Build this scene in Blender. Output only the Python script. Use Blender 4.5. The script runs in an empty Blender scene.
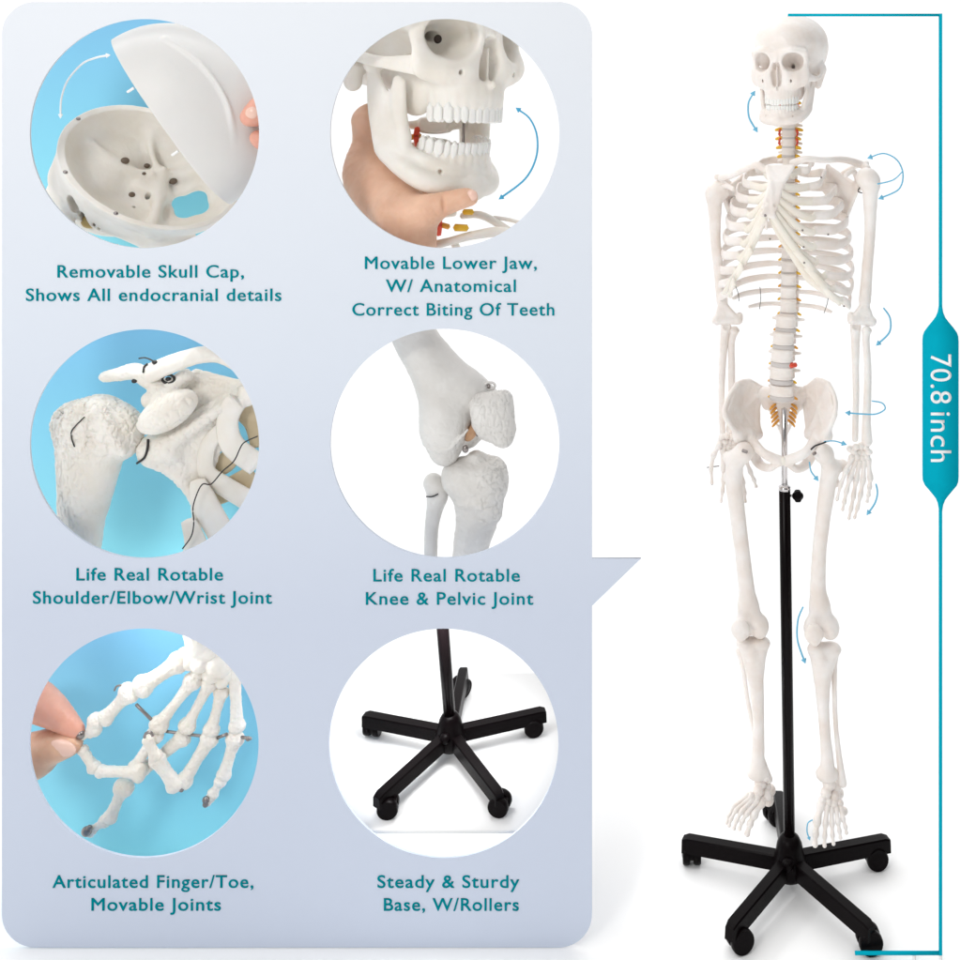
import bpy, math, random
import numpy as np
from math import sin, cos, pi, radians as R

sc = bpy.context.scene
col = sc.collection
random.seed(4); rng = np.random.RandomState(7)

# ---------------------------------------------------------------- camera
CAMX, CAMD, CAMZ = 0.375, 2.36, 1.677
FPX = 480.0 * CAMD                      # focal length in photo pixels (961 wide)
cam = bpy.data.cameras.new("camera"); camo = bpy.data.objects.new("camera", cam); col.objects.link(camo)
cam.sensor_fit = 'HORIZONTAL'; cam.sensor_width = 36.0; cam.lens = 36.0 * FPX / 961.0
cam.shift_x = (480.5 - 660.0) / 961.0; cam.shift_y = -(480.0 - 83.0) / 961.0
cam.clip_start = 0.05; cam.clip_end = 200
camo.location = (CAMX, -CAMD, CAMZ); camo.rotation_euler = (R(90), 0, 0)
sc.camera = camo

# ---------------------------------------------------------------- light: white studio + soft key lamps
w = bpy.data.worlds.new("World"); sc.world = w; w.use_nodes = True
nt = w.node_tree; bg = nt.nodes['Background']
tc = nt.nodes.new('ShaderNodeTexCoord'); sx = nt.nodes.new('ShaderNodeSeparateXYZ'); mr = nt.nodes.new('ShaderNodeMapRange')
nt.links.new(tc.outputs['Generated'], sx.inputs[0]); mx = nt.nodes.new('ShaderNodeMath'); mx.operation = 'MULTIPLY_ADD'; mx.inputs[1].default_value = -0.75
nt.links.new(sx.outputs['X'], mx.inputs[0]); nt.links.new(sx.outputs['Y'], mx.inputs[2]); nt.links.new(mx.outputs[0], mr.inputs['Value'])     # the left side of the studio is brighter than the right
mr.inputs['From Min'].default_value = -0.35; mr.inputs['From Max'].default_value = 0.35
mr.inputs['To Min'].default_value = 0.04; mr.inputs['To Max'].default_value = 1.12
bg.inputs['Color'].default_value = (1, 1, 1, 1); mr2 = nt.nodes.new('ShaderNodeMapRange'); nt.links.new(sx.outputs['Z'], mr2.inputs['Value'])     # overhead brightening added so the floor reads white
mr2.inputs['From Min'].default_value = 0.45; mr2.inputs['From Max'].default_value = 0.85; mr2.inputs['To Min'].default_value = 0.0; mr2.inputs['To Max'].default_value = 1.0
ad = nt.nodes.new('ShaderNodeMath'); ad.operation = 'ADD'; nt.links.new(mr.outputs[0], ad.inputs[0]); nt.links.new(mr2.outputs[0], ad.inputs[1])
nt.links.new(ad.outputs[0], bg.inputs['Strength'])

def W(px, py, Y=0.0):
    k = (CAMD + Y) / FPX
    return np.array([CAMX + (px - 660.0) * k, Y, CAMZ - (py - 83.0) * k])
def PX(n, Y=0.0):            # n photo pixels in metres at depth Y
    return n * (CAMD + Y) / FPX

def area(name, loc, target, size, power, colr=(1, 1, 1)):
    l = bpy.data.lights.new(name, 'AREA'); l.shape = 'SQUARE'; l.size = size; l.energy = power; l.color = colr
    o = bpy.data.objects.new(name, l); col.objects.link(o); o.location = loc
    from mathutils import Vector
    d = Vector(target) - Vector(loc); o.rotation_euler = d.to_track_quat('-Z', 'Y').to_euler()
    return o
area("key_lamp", (-1.6, -3.6, 3.0), (0.1, 0, 0.95), 1.1, 54, (1.0, 0.985, 0.96))
area("front_lamp", (0.1, -4.6, 1.5), (0.0, 0, 0.9), 2.0, 8, (1.0, 1.0, 1.0))
sc.view_settings.view_transform = 'Standard'; sc.view_settings.look = 'None'
sc.view_settings.exposure = 0.0; sc.view_settings.gamma = 1.0
sc.cycles.max_bounces = 8; sc.cycles.diffuse_bounces = 4

# unseen fill lights added behind the board to brighten the openings
for cx_, cy_, pw in ((145, 322, .12), (145, 622, .34)):
    l_ = area("niche_fill", W(cx_, cy_, -.09), W(cx_, cy_ + 130, .06), .07, pw)
area("niche_fill", W(444, 618, -.06), W(444, 760, .08), .16, 2.0)  # added fill, hidden, brings the sloping shelf up to white
area("under_shelf_fill", W(444, 880, -.02), W(444, 930, .06), .1, .8)  # added fill below the shelf, whitens the floor under it
# ---------------------------------------------------------------- mesh toolkit: distance fields + surface nets
def _v(a): return np.asarray(a, dtype=np.float64)
def cap(a, b, ra, rb=None, n=None, fl=1.0):
    a, b = _v(a), _v(b); rb = ra if rb is None else rb; m = max(ra, rb)
    ba = b - a; L = float(ba @ ba) + 1e-12
    if n is not None: n = _v(n) / np.linalg.norm(n)
    def f(X, Y, Z):
        px, py, pz = X - a[0], Y - a[1], Z - a[2]
        h = np.clip((px * ba[0] + py * ba[1] + pz * ba[2]) / L, 0, 1)
        qx, qy, qz = px - h * ba[0], py - h * ba[1], pz - h * ba[2]
        d2 = qx * qx + qy * qy + qz * qz
        if n is not None:
            qn = qx * n[0] + qy * n[1] + qz * n[2]; d2 = d2 + (fl * fl - 1) * qn * qn
        return np.sqrt(d2) - (ra + (rb - ra) * h)
    return (np.minimum(a, b) - m, np.maximum(a, b) + m, f)
def ell(c, r, M=None):
    c, r = _v(c), _v(r); m = r if M is None else np.full(3, r.max())
    def f(X, Y, Z):
        x, y, z = X - c[0], Y - c[1], Z - c[2]
        if M is not None:
            x, y, z = (x * M[0][0] + y * M[1][0] + z * M[2][0], x * M[0][1] + y * M[1][1] + z * M[2][1], x * M[0][2] + y * M[1][2] + z * M[2][2])
        k0 = np.sqrt((x / r[0]) ** 2 + (y / r[1]) ** 2 + (z / r[2]) ** 2)
        k1 = np.sqrt((x / r[0] ** 2) ** 2 + (y / r[1] ** 2) ** 2 + (z / r[2] ** 2) ** 2)
        return k0 * (k0 - 1) / (k1 + 1e-9)
    return (c - m, c + m, f)
def box(c, hf, rd=0.0, M=None):
    c, hf = _v(c), _v(hf); m = hf if M is None else np.full(3, np.linalg.norm(hf))
    def f(X, Y, Z):
        x, y, z = X - c[0], Y - c[1], Z - c[2]
        if M is not None:
            x, y, z = (x * M[0][0] + y * M[1][0] + z * M[2][0], x * M[0][1] + y * M[1][1] + z * M[2][1], x * M[0][2] + y * M[1][2] + z * M[2][2])
        x, y, z = np.abs(x) - hf[0] + rd, np.abs(y) - hf[1] + rd, np.abs(z) - hf[2] + rd
        return np.sqrt(np.maximum(x, 0) ** 2 + np.maximum(y, 0) ** 2 + np.maximum(z, 0) ** 2) + np.minimum(np.maximum(np.maximum(x, y), z), 0) - rd
    return (c - m, c + m, f)
def tri(a, b, c, t):
    a, b, c = _v(a), _v(b), _v(c)
    ba, cb, ac = b - a, c - b, a - c; nor = np.cross(ba, ac)
    cs = [(a, ba, np.cross(ba, nor)), (b, cb, np.cross(cb, nor)), (c, ac, np.cross(ac, nor))]
    def f(X, Y, Z):
        ins = 0; dmin = None; pl = None
        for p, e, cn in cs:
            px, py, pz = X - p[0], Y - p[1], Z - p[2]
            ins = ins + np.sign(cn[0] * px + cn[1] * py + cn[2] * pz)
            h = np.clip((px * e[0] + py * e[1] + pz * e[2]) / (e @ e), 0, 1)
            d = (px - h * e[0]) ** 2 + (py - h * e[1]) ** 2 + (pz - h * e[2]) ** 2
            dmin = d if dmin is None else np.minimum(dmin, d)
            if pl is None: pl = (nor[0] * px + nor[1] * py + nor[2] * pz) ** 2 / (nor @ nor)
        return np.sqrt(np.where(ins < 2, dmin, pl)) - t
    return (np.minimum(np.minimum(a, b), c) - t, np.maximum(np.maximum(a, b), c) + t, f)
def halfspace(p, n):        # solid on the side n points away from
    p, n = _v(p), _v(n) / np.linalg.norm(n)
    return (None, None, lambda X, Y, Z: (X - p[0]) * n[0] + (Y - p[1]) * n[1] + (Z - p[2]) * n[2])

class Solid:
    def __init__(s): s.ops = []
    def add(s, p, k=0.0): s.ops.append(('u', p, k)); return s
    def sub(s, p, k=0.0): s.ops.append(('s', p, k)); return s
    def cut(s, p, k=0.0): s.ops.append(('i', p, k)); return s
    def chain(s, pts, rs, k=0.0, n=None, fl=1.0, sub=5):
        if len(pts) > 2: P, r = smooth_path(pts, sub, np.asarray(rs, float)[:, None]); r = r[:, 0]
        else: P, r = [_v(p) for p in pts], rs
        if len(pts) > 3:            # ease the radius changes too
            r = np.convolve(np.pad(r, 2, mode='edge'), [.1, .2, .4, .2, .1], 'valid')
        cs = [cap(P[i], P[i + 1], r[i], r[i + 1], n, fl) for i in range(len(P) - 1)]
        lo = np.min([c[0] for c in cs], axis=0); hi = np.max([c[1] for c in cs], axis=0)
        def f(X, Y, Z):
            d = cs[0][2](X, Y, Z)
            for c in cs[1:]: d = np.minimum(d, c[2](X, Y, Z))
            return d
        s.add((lo, hi, f), k); return s
    def mesh(s, h, rough=0.0, rscale=0.01):
        us = [p for o, p, k in s.ops if o == 'u']
        lo = np.min([p[0] for p in us], axis=0) - 3 * h; hi = np.max([p[1] for p in us], axis=0) + 3 * h
        n = np.ceil((hi - lo) / h).astype(int) + 1
        F = np.full(n, 1e3, dtype=np.float32)
        ax = [(lo[i] + h * np.arange(n[i])).astype(np.float32) for i in range(3)]
        for o, p, k in s.ops:
            if p[0] is None: sl = [slice(None)] * 3
            else:
                mg = k + 2.5 * h
                i0 = np.maximum(np.floor((p[0] - mg - lo) / h).astype(int), 0); i1 = np.minimum(np.ceil((p[1] + mg - lo) / h).astype(int) + 1, n)
                if np.any(i1 <= i0): continue
                sl = [slice(i0[i], i1[i]) for i in range(3)]
            d = p[2](ax[0][sl[0]][:, None, None], ax[1][sl[1]][None, :, None], ax[2][sl[2]][None, None, :]).astype(np.float32)
            A = F[tuple(sl)]
            if o == 'u':
                r = np.minimum(A, d)
                if k > 0: q = np.maximum(k - np.abs(A - d), 0); r = r - q * q / (4 * k)
            else:
                if o == 's': d = -d
                r = np.maximum(A, d)
                if k > 0: q = np.maximum(k - np.abs(A - d), 0); r = r + q * q / (4 * k)
            F[tuple(sl)] = r
        V, Q = nets(F, lo, h)
        if rough > 0 and len(V):
            N = vnormals(V, Q); V = V + N * ((fbm(V / rscale) - 0.5) * 2 * rough)[:, None]
        return V, Q

def nets(F, lo, h):
    ins = F < 0
    c = np.zeros(np.array(F.shape) - 1, dtype=np.uint8)
    sh = lambda A, d: A[d[0]:A.shape[0] - 1 + d[0], d[1]:A.shape[1] - 1 + d[1], d[2]:A.shape[2] - 1 + d[2]]
    for d in [(i, j, k) for i in (0, 1) for j in (0, 1) for k in (0, 1)]: c += sh(ins, d)
    act = (c > 0) & (c < 8); ijk = np.argwhere(act); idx = np.full(act.shape, -1, dtype=np.int32); idx[act] = np.arange(len(ijk))
    acc = np.zeros((len(ijk), 3)); num = np.zeros(len(ijk))
    for a in range(3):
        o1, o2 = (a + 1) % 3, (a + 2) % 3
        for u in (0, 1):
            for v in (0, 1):
                c0 = np.zeros(3, int); c0[o1] = u; c0[o2] = v; c1 = c0.copy(); c1[a] = 1
                p0 = ijk + c0; p1 = ijk + c1
                f0 = F[p0[:, 0], p0[:, 1], p0[:, 2]]; f1 = F[p1[:, 0], p1[:, 1], p1[:, 2]]
                m = (f0 < 0) != (f1 < 0); t = f0[m] / (f0[m] - f1[m])
                pos = np.tile(c0.astype(float), (m.sum(), 1)); pos[:, a] = t
                acc[m] += pos; num[m] += 1
    V = (ijk + acc / num[:, None]) * h + lo
    Q = []
    for a in range(3):
        o1, o2 = (a + 1) % 3, (a + 2) % 3
        s0 = [slice(1, -1)] * 3; s1 = [slice(1, -1)] * 3; s0[a] = slice(0, -1); s1[a] = slice(1, None)
        e = ins[tuple(s0)] != ins[tuple(s1)]
        p = np.argwhere(e); off = np.ones(3, int); off[a] = 0; p = p + off
        st = ins[p[:, 0], p[:, 1], p[:, 2]]
        def g(du, dv):
            q = p.copy(); q[:, o1] += du; q[:, o2] += dv
            return idx[q[:, 0], q[:, 1], q[:, 2]]
        quad = np.stack([g(-1, -1), g(0, -1), g(0, 0), g(-1, 0)], 1)
        quad[~st] = quad[~st][:, ::-1]; Q.append(quad)
    Q = np.concatenate(Q); Q = Q[(Q >= 0).all(1)]
    return V, Q
def vnormals(V, Q):
    n = np.cross(V[Q[:, 2]] - V[Q[:, 0]], V[Q[:, 3]] - V[Q[:, 1]]); N = np.zeros_like(V)
    for i in range(4): np.add.at(N, Q[:, i], n)
    return N / (np.linalg.norm(N, axis=1)[:, None] + 1e-12)
_tab = rng.rand(4096)
def vnoise(P):
    i = np.floor(P).astype(np.int64); f = P - i; f = f * f * (3 - 2 * f); r = 0
    for a in (0, 1):
        for b in (0, 1):
            for c in (0, 1):
                hsh = ((i[:, 0] + a) * 73856093 ^ (i[:, 1] + b) * 19349663 ^ (i[:, 2] + c) * 83492791) % 4096
                r = r + _tab[hsh] * np.abs(1 - a - f[:, 0]) * np.abs(1 - b - f[:, 1]) * np.abs(1 - c - f[:, 2])
    return r
def ridged(P): return 1 - np.abs(2 * vnoise(P) - 1) * .6 - np.abs(2 * vnoise(P * 2.2 + 3) - 1) * .4
def carve(m, amp, scale, mask, stretch=(1, 1, 1)):
    V, Q = m; N = vnormals(V, Q); r = ridged(V / scale * _v(stretch)); c = np.clip((r - .72) / .28, 0, 1)
    return V - N * (amp * c * mask(V))[:, None], Q
def toscreen(V):
    k = (CAMD + V[:, 1]) / FPX; return 660 + (V[:, 0] - CAMX) / k, 83 - (V[:, 2] - CAMZ) / k
def snap(V, p, lift=0.0):
    """move a point along the line of sight until it lies on the modelled surface"""
    sx_, sy_ = toscreen(_v(p)[None, :]); x, y = toscreen(V); d = np.hypot(x - sx_[0], y - sy_[0]); i = np.where(d < max(1.3, d.min() + .3))[0]
    yy = V[i, 1].min() - lift; return W(sx_[0], sy_[0], yy)
def fbm(P): return 0.55 * vnoise(P) + 0.3 * vnoise(P * 2.1 + 5) + 0.15 * vnoise(P * 4.3 + 9)
def smooth_path(pts, n=8, vals=None):
    P = np.array([_v(p) for p in pts]); V = None if vals is None else np.array(vals, float)
    out = []; ov = []
    for i in range(len(P) - 1):
        p0, p1, p2, p3 = P[max(i - 1, 0)], P[i], P[i + 1], P[min(i + 2, len(P) - 1)]
        for j in range(n + (i == len(P) - 2)):
            t = j / n
            out.append(0.5 * ((2 * p1) + (-p0 + p2) * t + (2 * p0 - 5 * p1 + 4 * p2 - p3) * t * t + (-p0 + 3 * p1 - 3 * p2 + p3) * t ** 3))
            if V is not None: ov.append(V[i] * (1 - t) + V[i + 1] * t)
    return np.array(out), (None if V is None else np.array(ov))
def sweep(pts, wid, thk=None, up=(0, 0, 1), n=8, seg=10, smooth=True):
    """tube with an elliptical section: wid along 'up', thk across"""
    wid = np.broadcast_to(_v(wid), (len(pts),)); thk = wid if thk is None else np.broadcast_to(_v(thk), (len(pts),))
    if smooth and len(pts) > 2:
        P, vv = smooth_path(pts, n, np.stack([wid, thk], 1)); wd, tk = vv[:, 0], vv[:, 1]
    else: P = np.array([_v(p) for p in pts]); wd, tk = wid, thk
    T = np.gradient(P, axis=0); T /= np.linalg.norm(T, axis=1)[:, None] + 1e-12; up = _v(up)
    V = []
    for p, t, a, b in zip(P, T, wd, tk):
        u = up - t * (up @ t)
        if np.linalg.norm(u) < 1e-3: u = np.cross(t, (0.0, 1.0, 0.01))
        u /= np.linalg.norm(u); s = np.cross(t, u)
        for j in range(seg):
            th = 2 * pi * j / seg; V.append(p + u * cos(th) * a + s * sin(th) * b)
    m = len(P); Q = []
    for i in range(m - 1):
        for j in range(seg):
            j2 = (j + 1) % seg; Q.append((i * seg + j, i * seg + j2, (i + 1) * seg + j2, (i + 1) * seg + j))
    V.append(P[0] - T[0] * min(wd[0], tk[0]) * .6); V.append(P[-1] + T[-1] * min(wd[-1], tk[-1]) * .6); a0 = len(V) - 2
    for j in range(seg):
        j2 = (j + 1) % seg; Q.append((a0, j2, j, a0)); Q.append((a0 + 1, (m - 1) * seg + j, (m - 1) * seg + j2, a0 + 1))
    return np.array(V), np.array(Q)
def joinm(ms):
    V, Q, o = [], [], 0
    for v, q in ms: V.append(v); Q.append(np.asarray(q) + o); o += len(v)
    return np.concatenate(V), np.concatenate(Q)
def xf(m, M, t=(0, 0, 0), s=1.0):
    return (m[0] * s) @ np.array(M).T + _v(t), m[1]
def rotz(a): return np.array([[cos(a), -sin(a), 0], [sin(a), cos(a), 0], [0, 0, 1.0]])
def rotx(a): return np.array([[1, 0, 0], [0, cos(a), -sin(a)], [0, sin(a), cos(a)]], float)
def roty(a): return np.array([[cos(a), 0, sin(a)], [0, 1, 0], [-sin(a), 0, cos(a)]], float)
def boxm(c, hf, M=None, bev=0.0):
    """bevelled box as plain mesh"""
    import bmesh
    bm = bmesh.new(); bmesh.ops.create_cube(bm, size=2.0)
    for v in bm.verts: v.co = (v.co[0] * hf[0], v.co[1] * hf[1], v.co[2] * hf[2])
    if bev > 0: bmesh.ops.bevel(bm, geom=list(bm.edges), offset=bev, segments=3, affect='EDGES', profile=0.6)
    bm.verts.ensure_lookup_table()
    V = np.array([v.co[:] for v in bm.verts]); Q = []
    for f in bm.faces:
        i = [v.index for v in f.verts]
        if len(i) == 4: Q.append(i)
        elif len(i) == 3: Q.append(i + [i[0]])
        else:
            for j in range(1, len(i) - 1): Q.append([i[0], i[j], i[j + 1], i[0]])
    bm.free()
    if M is not None: V = V @ np.array(M).T
    return V + _v(c), np.array(Q)
def lathe(prof, c, M=None, seg=28):
    """prof = [(radius, z)...] round local z"""
    V, Q = [], []
    for r, z in prof:
        for j in range(seg): a = 2 * pi * j / seg; V.append((r * cos(a), r * sin(a), z))
    for i in range(len(prof) - 1):
        for j in range(seg): j2 = (j + 1) % seg; Q.append((i * seg + j, i * seg + j2, (i + 1) * seg + j2, (i + 1) * seg + j))
    V = np.array(V)
    if M is not None: V = V @ np.array(M).T
    return V + _v(c), np.array(Q)

# ---------------------------------------------------------------- objects
WLOC = {}
def thing(name, label, cat, loc, group=None):
    o = bpy.data.objects.new(name, None); col.objects.link(o); o.location = [float(x) for x in loc]; o.empty_display_size = 0.05
    WLOC[o.name] = _v(loc); o['label'] = label; o['category'] = cat
    if group: o['group'] = group
    return o
def obj(name, m, mat, parent=None, smooth=True, origin=None, sharp=None):
    V, Q = m; Q = np.asarray(Q)
    org = _v(origin) if origin is not None else (V.min(0) + V.max(0)) / 2
    V = V - org
    me = bpy.data.meshes.new(name)
    t3 = Q[:, 3] == Q[:, 0]; cnt = np.where(t3, 3, 4)
    mask = np.ones(Q.shape, bool); mask[t3, 3] = False; loops = Q[mask]
    me.vertices.add(len(V)); me.vertices.foreach_set('co', V.astype(np.float32).ravel())
    me.loops.add(len(loops)); me.loops.foreach_set('vertex_index', loops.astype(np.int32))
    me.polygons.add(len(Q)); st = np.concatenate([[0], np.cumsum(cnt)[:-1]])
    me.polygons.foreach_set('loop_start', st.astype(np.int32)); me.polygons.foreach_set('loop_total', cnt.astype(np.int32))
    me.update(calc_edges=True); me.validate()
    if smooth:
        me.polygons.foreach_set('use_smooth', np.ones(len(me.polygons), bool))
        if sharp: me.set_sharp_from_angle(angle=R(sharp))
    me.materials.append(mat)
    o = bpy.data.objects.new(name, me); col.objects.link(o)
    pl = WLOC[parent.name] if parent is not None else np.zeros(3)
    o.location = [float(x) for x in org - pl]; WLOC[o.name] = org
    if parent is not None: o.parent = parent
    return o
def tag(o, label, cat, group=None):
    o['label'] = label; o['category'] = cat
    if group: o['group'] = group
    return o

# ---------------------------------------------------------------- materials
def mat(name, base, rough=0.5, metal=0.0, var=0.0, vscale=30, bump=0.0, bscale=200, sss=0.0, spec=0.5, base2=None, coat=0.0):
    m = bpy.data.materials.new(name); m.use_nodes = True; n = m.node_tree; b = n.nodes['Principled BSDF']
    b.inputs['Base Color'].default_value = (*base, 1); b.inputs['Roughness'].default_value = rough; b.inputs['Metallic'].default_value = metal
    b.inputs['Specular IOR Level'].default_value = spec; b.inputs['Coat Weight'].default_value = coat
    if sss > 0:
        b.inputs['Subsurface Weight'].default_value = sss; b.inputs['Subsurface Radius'].default_value = (1.0, 0.45, 0.25); b.inputs['Subsurface Scale'].default_value = 0.006
    g = n.nodes.new('ShaderNodeNewGeometry')
    if var > 0 or base2:
        no = n.nodes.new('ShaderNodeTexNoise'); no.inputs['Scale'].default_value = vscale; no.inputs['Detail'].default_value = 5; n.links.new(g.outputs['Position'], no.inputs['Vector'])
        cr = n.nodes.new('ShaderNodeValToRGB'); n.links.new(no.outputs['Fac'], cr.inputs[0])
        cr.color_ramp.elements[0].position = 0.32; cr.color_ramp.elements[1].position = 0.68
        b2 = base2 or tuple(c * (1 - var) for c in base)
        cr.color_ramp.elements[0].color = (*b2, 1); cr.color_ramp.elements[1].color = (*base, 1)
        n.links.new(cr.outputs[0], b.inputs['Base Color'])
    if bump > 0:
        no = n.nodes.new('ShaderNodeTexNoise'); no.inputs['Scale'].default_value = bscale; no.inputs['Detail'].default_value = 6; n.links.new(g.outputs['Position'], no.inputs['Vector'])
        bp = n.nodes.new('ShaderNodeBump'); bp.inputs['Strength'].default_value = bump; bp.inputs['Distance'].default_value = 0.002
        n.links.new(no.outputs['Fac'], bp.inputs['Height']); n.links.new(bp.outputs[0], b.inputs['Normal'])
    return m
def gradient(name, stops, z0, z1, rough=0.6):
    m = bpy.data.materials.new(name); m.use_nodes = True; n = m.node_tree; b = n.nodes['Principled BSDF']; b.inputs['Roughness'].default_value = rough
    b.inputs['Specular IOR Level'].default_value = 0.2
    g = n.nodes.new('ShaderNodeNewGeometry'); s = n.nodes.new('ShaderNodeSeparateXYZ'); r = n.nodes.new('ShaderNodeMapRange'); c = n.nodes.new('ShaderNodeValToRGB')
    n.links.new(g.outputs['Position'], s.inputs[0]); n.links.new(s.outputs['Z'], r.inputs['Value'])
    r.inputs['From Min'].default_value = z0; r.inputs['From Max'].default_value = z1; n.links.new(r.outputs[0], c.inputs[0])
    e = c.color_ramp.elements
    while len(e) < len(stops): e.new(0.5)
    for i, (p, cc) in enumerate(stops): e[i].position = p; e[i].color = (*cc, 1)
    n.links.new(c.outputs[0], b.inputs['Base Color']); return m
def lin(r, g, b): return tuple((c / 255 / 12.92) if c < 10 else ((c / 255 + 0.055) / 1.055) ** 2.4 for c in (r, g, b))
BONE = mat("bone_plastic", (0.90, 0.86, 0.83), 0.42, var=0.06, vscale=22, bump=0.55, bscale=110, sss=0.06, base2=(0.82, 0.74, 0.68))  # pinkish-brown noise patches paint warm shading into the bone colour
BONEW = mat("bone_plastic_close", (0.88, 0.85, 0.80), 0.45, vscale=14, bump=0.5, bscale=90, sss=0.15, base2=(0.80, 0.75, 0.67))
BONEG = mat("bone_plastic_grey", (0.74, 0.725, 0.70), 0.5, vscale=14, bump=0.5, bscale=90, base2=(0.66, 0.64, 0.61))
TAN = mat("bone_inner_shaded_tan", (0.66, 0.55, 0.38), 0.55, vscale=20, bump=0.3, bscale=120, base2=(0.55, 0.44, 0.28))  # tan of the inner rib faces, with their shade put in
CART = mat("rib_cartilage", (0.88, 0.84, 0.77), 0.38, vscale=22, bump=0.15, bscale=200, sss=0.08, base2=(0.83, 0.77, 0.67))
TOOTH = mat("tooth_enamel", (0.86, 0.85, 0.82), 0.25, sss=0.1)
DISC = mat("disc_grey", (0.60, 0.56, 0.54), 0.5)
NERVE = mat("nerve_yellow", (0.85, 0.50, 0.03), 0.4)
NERVEO = mat("nerve_orange", (0.78, 0.36, 0.05), 0.4)
RED = mat("artery_red", (0.72, 0.07, 0.03), 0.35)
BLACK = mat("black_plastic", (0.0035, 0.0022, 0.0026), 0.3, bump=0.15, bscale=400, spec=0.06)
BLACKP = mat("black_painted_tube", (0.0035, 0.002, 0.0024), 0.25, spec=0.10)
WIRE_GAP = mat("dark_wire_and_gap", (0.03, 0.028, 0.028), 0.4, metal=0.3)  # wires, plus the painted dark gap of the shoulder joint
CHROME = mat("chrome", (0.62, 0.60, 0.60), 0.16, metal=1.0)
STEEL = mat("steel", (0.30, 0.27, 0.26), 0.3, metal=1.0)
SKIN = mat("skin", (0.80, 0.51, 0.36), 0.45, vscale=18, bump=0.35, bscale=160, sss=0.4, base2=(0.68, 0.40, 0.27))
SKINP = mat("skin_pink", (0.80, 0.42, 0.32), 0.42, vscale=22, bump=0.35, bscale=160, sss=0.4, base2=(0.70, 0.33, 0.24))
NAIL = mat("nail", (0.84, 0.56, 0.46), 0.25)
TEAL = mat("teal_print", lin(8, 166, 190), 0.6, spec=0.0)
TEXT = mat("caption_teal", lin(0, 134, 146), 0.6, spec=0.0)
ARROW = mat("arrow_blue", lin(112, 184, 216), 0.5, spec=0.2)
ARROWD = mat("arrow_blue_deep", lin(74, 168, 208), 0.5, spec=0.2)
WHITE = mat("white_paint", (0.92, 0.92, 0.92), 0.5)
FLOORM = mat("white_floor", (0.93, 0.93, 0.93), 0.7, spec=0.2)
# ---------------------------------------------------------------- setting
def grid(x0, x1, y0, y1, z): return np.array([(x0, y0, z), (x1, y0, z), (x1, y1, z), (x0, y1, z)], float), np.array([(0, 1, 2, 3)])
fl = obj("floor", grid(-60, 60, -40, 120, 0), FLOORM, smooth=False); fl['kind'] = 'structure'

# ---------------------------------------------------------------- display board with six round openings
YB = -0.163; TB = 0.005
YN = -0.055                       # middle depth of the models behind the openings
YK = 0.075                       # blue discs behind the left column
CIR = [(145, 133.5), (445, 133.5), (145, 443.5), (445, 443), (144.5, 742.5), (444, 742.5)]
RC = 114.5
def board_mesh():
    crv = bpy.data.curves.new("b", 'CURVE'); crv.dimensions = '2D'; crv.fill_mode = 'BOTH'; crv.extrude = TB / 2
    k = (CAMD + YB) / FPX
    def loop(pts):
        s = crv.splines.new('POLY'); s.points.add(len(pts) - 1); s.use_cyclic_u = True
        for p, q in zip(s.points, pts): p.co = (CAMX + (q[0] - 660) * k, CAMZ - (q[1] - 83) * k, 0, 1)
    x0, x1, y0, y1, r = 2.5, 592, 2, 946.5, 33
    o = []
    for cx, cy, a0 in ((x1 - r, y0 + r, -90), (x1 - r, y1 - r, 0), (x0 + r, y1 - r, 90), (x0 + r, y0 + r, 180)):
        for i in range(17):
            a = R(a0 + 90 * i / 16); o.append((cx + r * cos(a), cy + r * sin(a)))
        if a0 == -90: o += [(x1, 558), (641, 558), (x1, 605.5)]
    loop(o)
    for cx, cy in CIR: loop([(cx + RC * cos(2 * pi * i / 160), cy + RC * sin(2 * pi * i / 160)) for i in range(160)])
    ob = bpy.data.objects.new("b", crv); col.objects.link(ob)
    dg = bpy.context.evaluated_depsgraph_get(); me = bpy.data.meshes.new_from_object(ob.evaluated_get(dg))
    V = np.array([v.co[:] for v in me.vertices]); Q = []
    for p in me.polygons:
        i = list(p.vertices)
        if len(i) == 4: Q.append(i)
        else:
            for j in range(1, len(i) - 1): Q.append([i[0], i[j], i[j + 1], i[0]])
    bpy.data.objects.remove(ob); bpy.data.curves.remove(crv); bpy.data.meshes.remove(me)
    return np.stack([V[:, 0], YB - V[:, 2], V[:, 1]], 1), np.array(Q)
zt, zb = W(0, 2, YB)[2], W(0, 946, YB)[2]
BOARD = gradient("board_print", [(0.0, lin(203, 212, 229)), (0.35, lin(203, 211, 227)), (0.62, lin(216, 223, 234)), (1.0, lin(228, 232, 238))], zb, zt)
board = thing("display_board", "large pale blue rounded display board with six round openings and teal captions", "display board", (W(297, 946, YB)[0], YB, 0))
obj("panel", board_mesh(), BOARD, board, smooth=False)
for i in (0, 2, 4):
    YK = (.17, 0, .12, 0, .075)[i]
    cx, cy = CIR[i]; c = W(cx, cy, YK); k = (CAMD + YK) / FPX; rr = 125 * k
    g = gradient("blue_backing", [(0.0, lin(150, 232, 246)), (1.0, lin(134, 200, 238))], c[2] - 115 * k, c[2] + 115 * k)
    obj("backing_disc", lathe([(0.0001, -.004), (rr, -.004), (rr, .004), (0.0001, .004)], c, rotx(pi / 2), 96), g, board, sharp=30)

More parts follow.
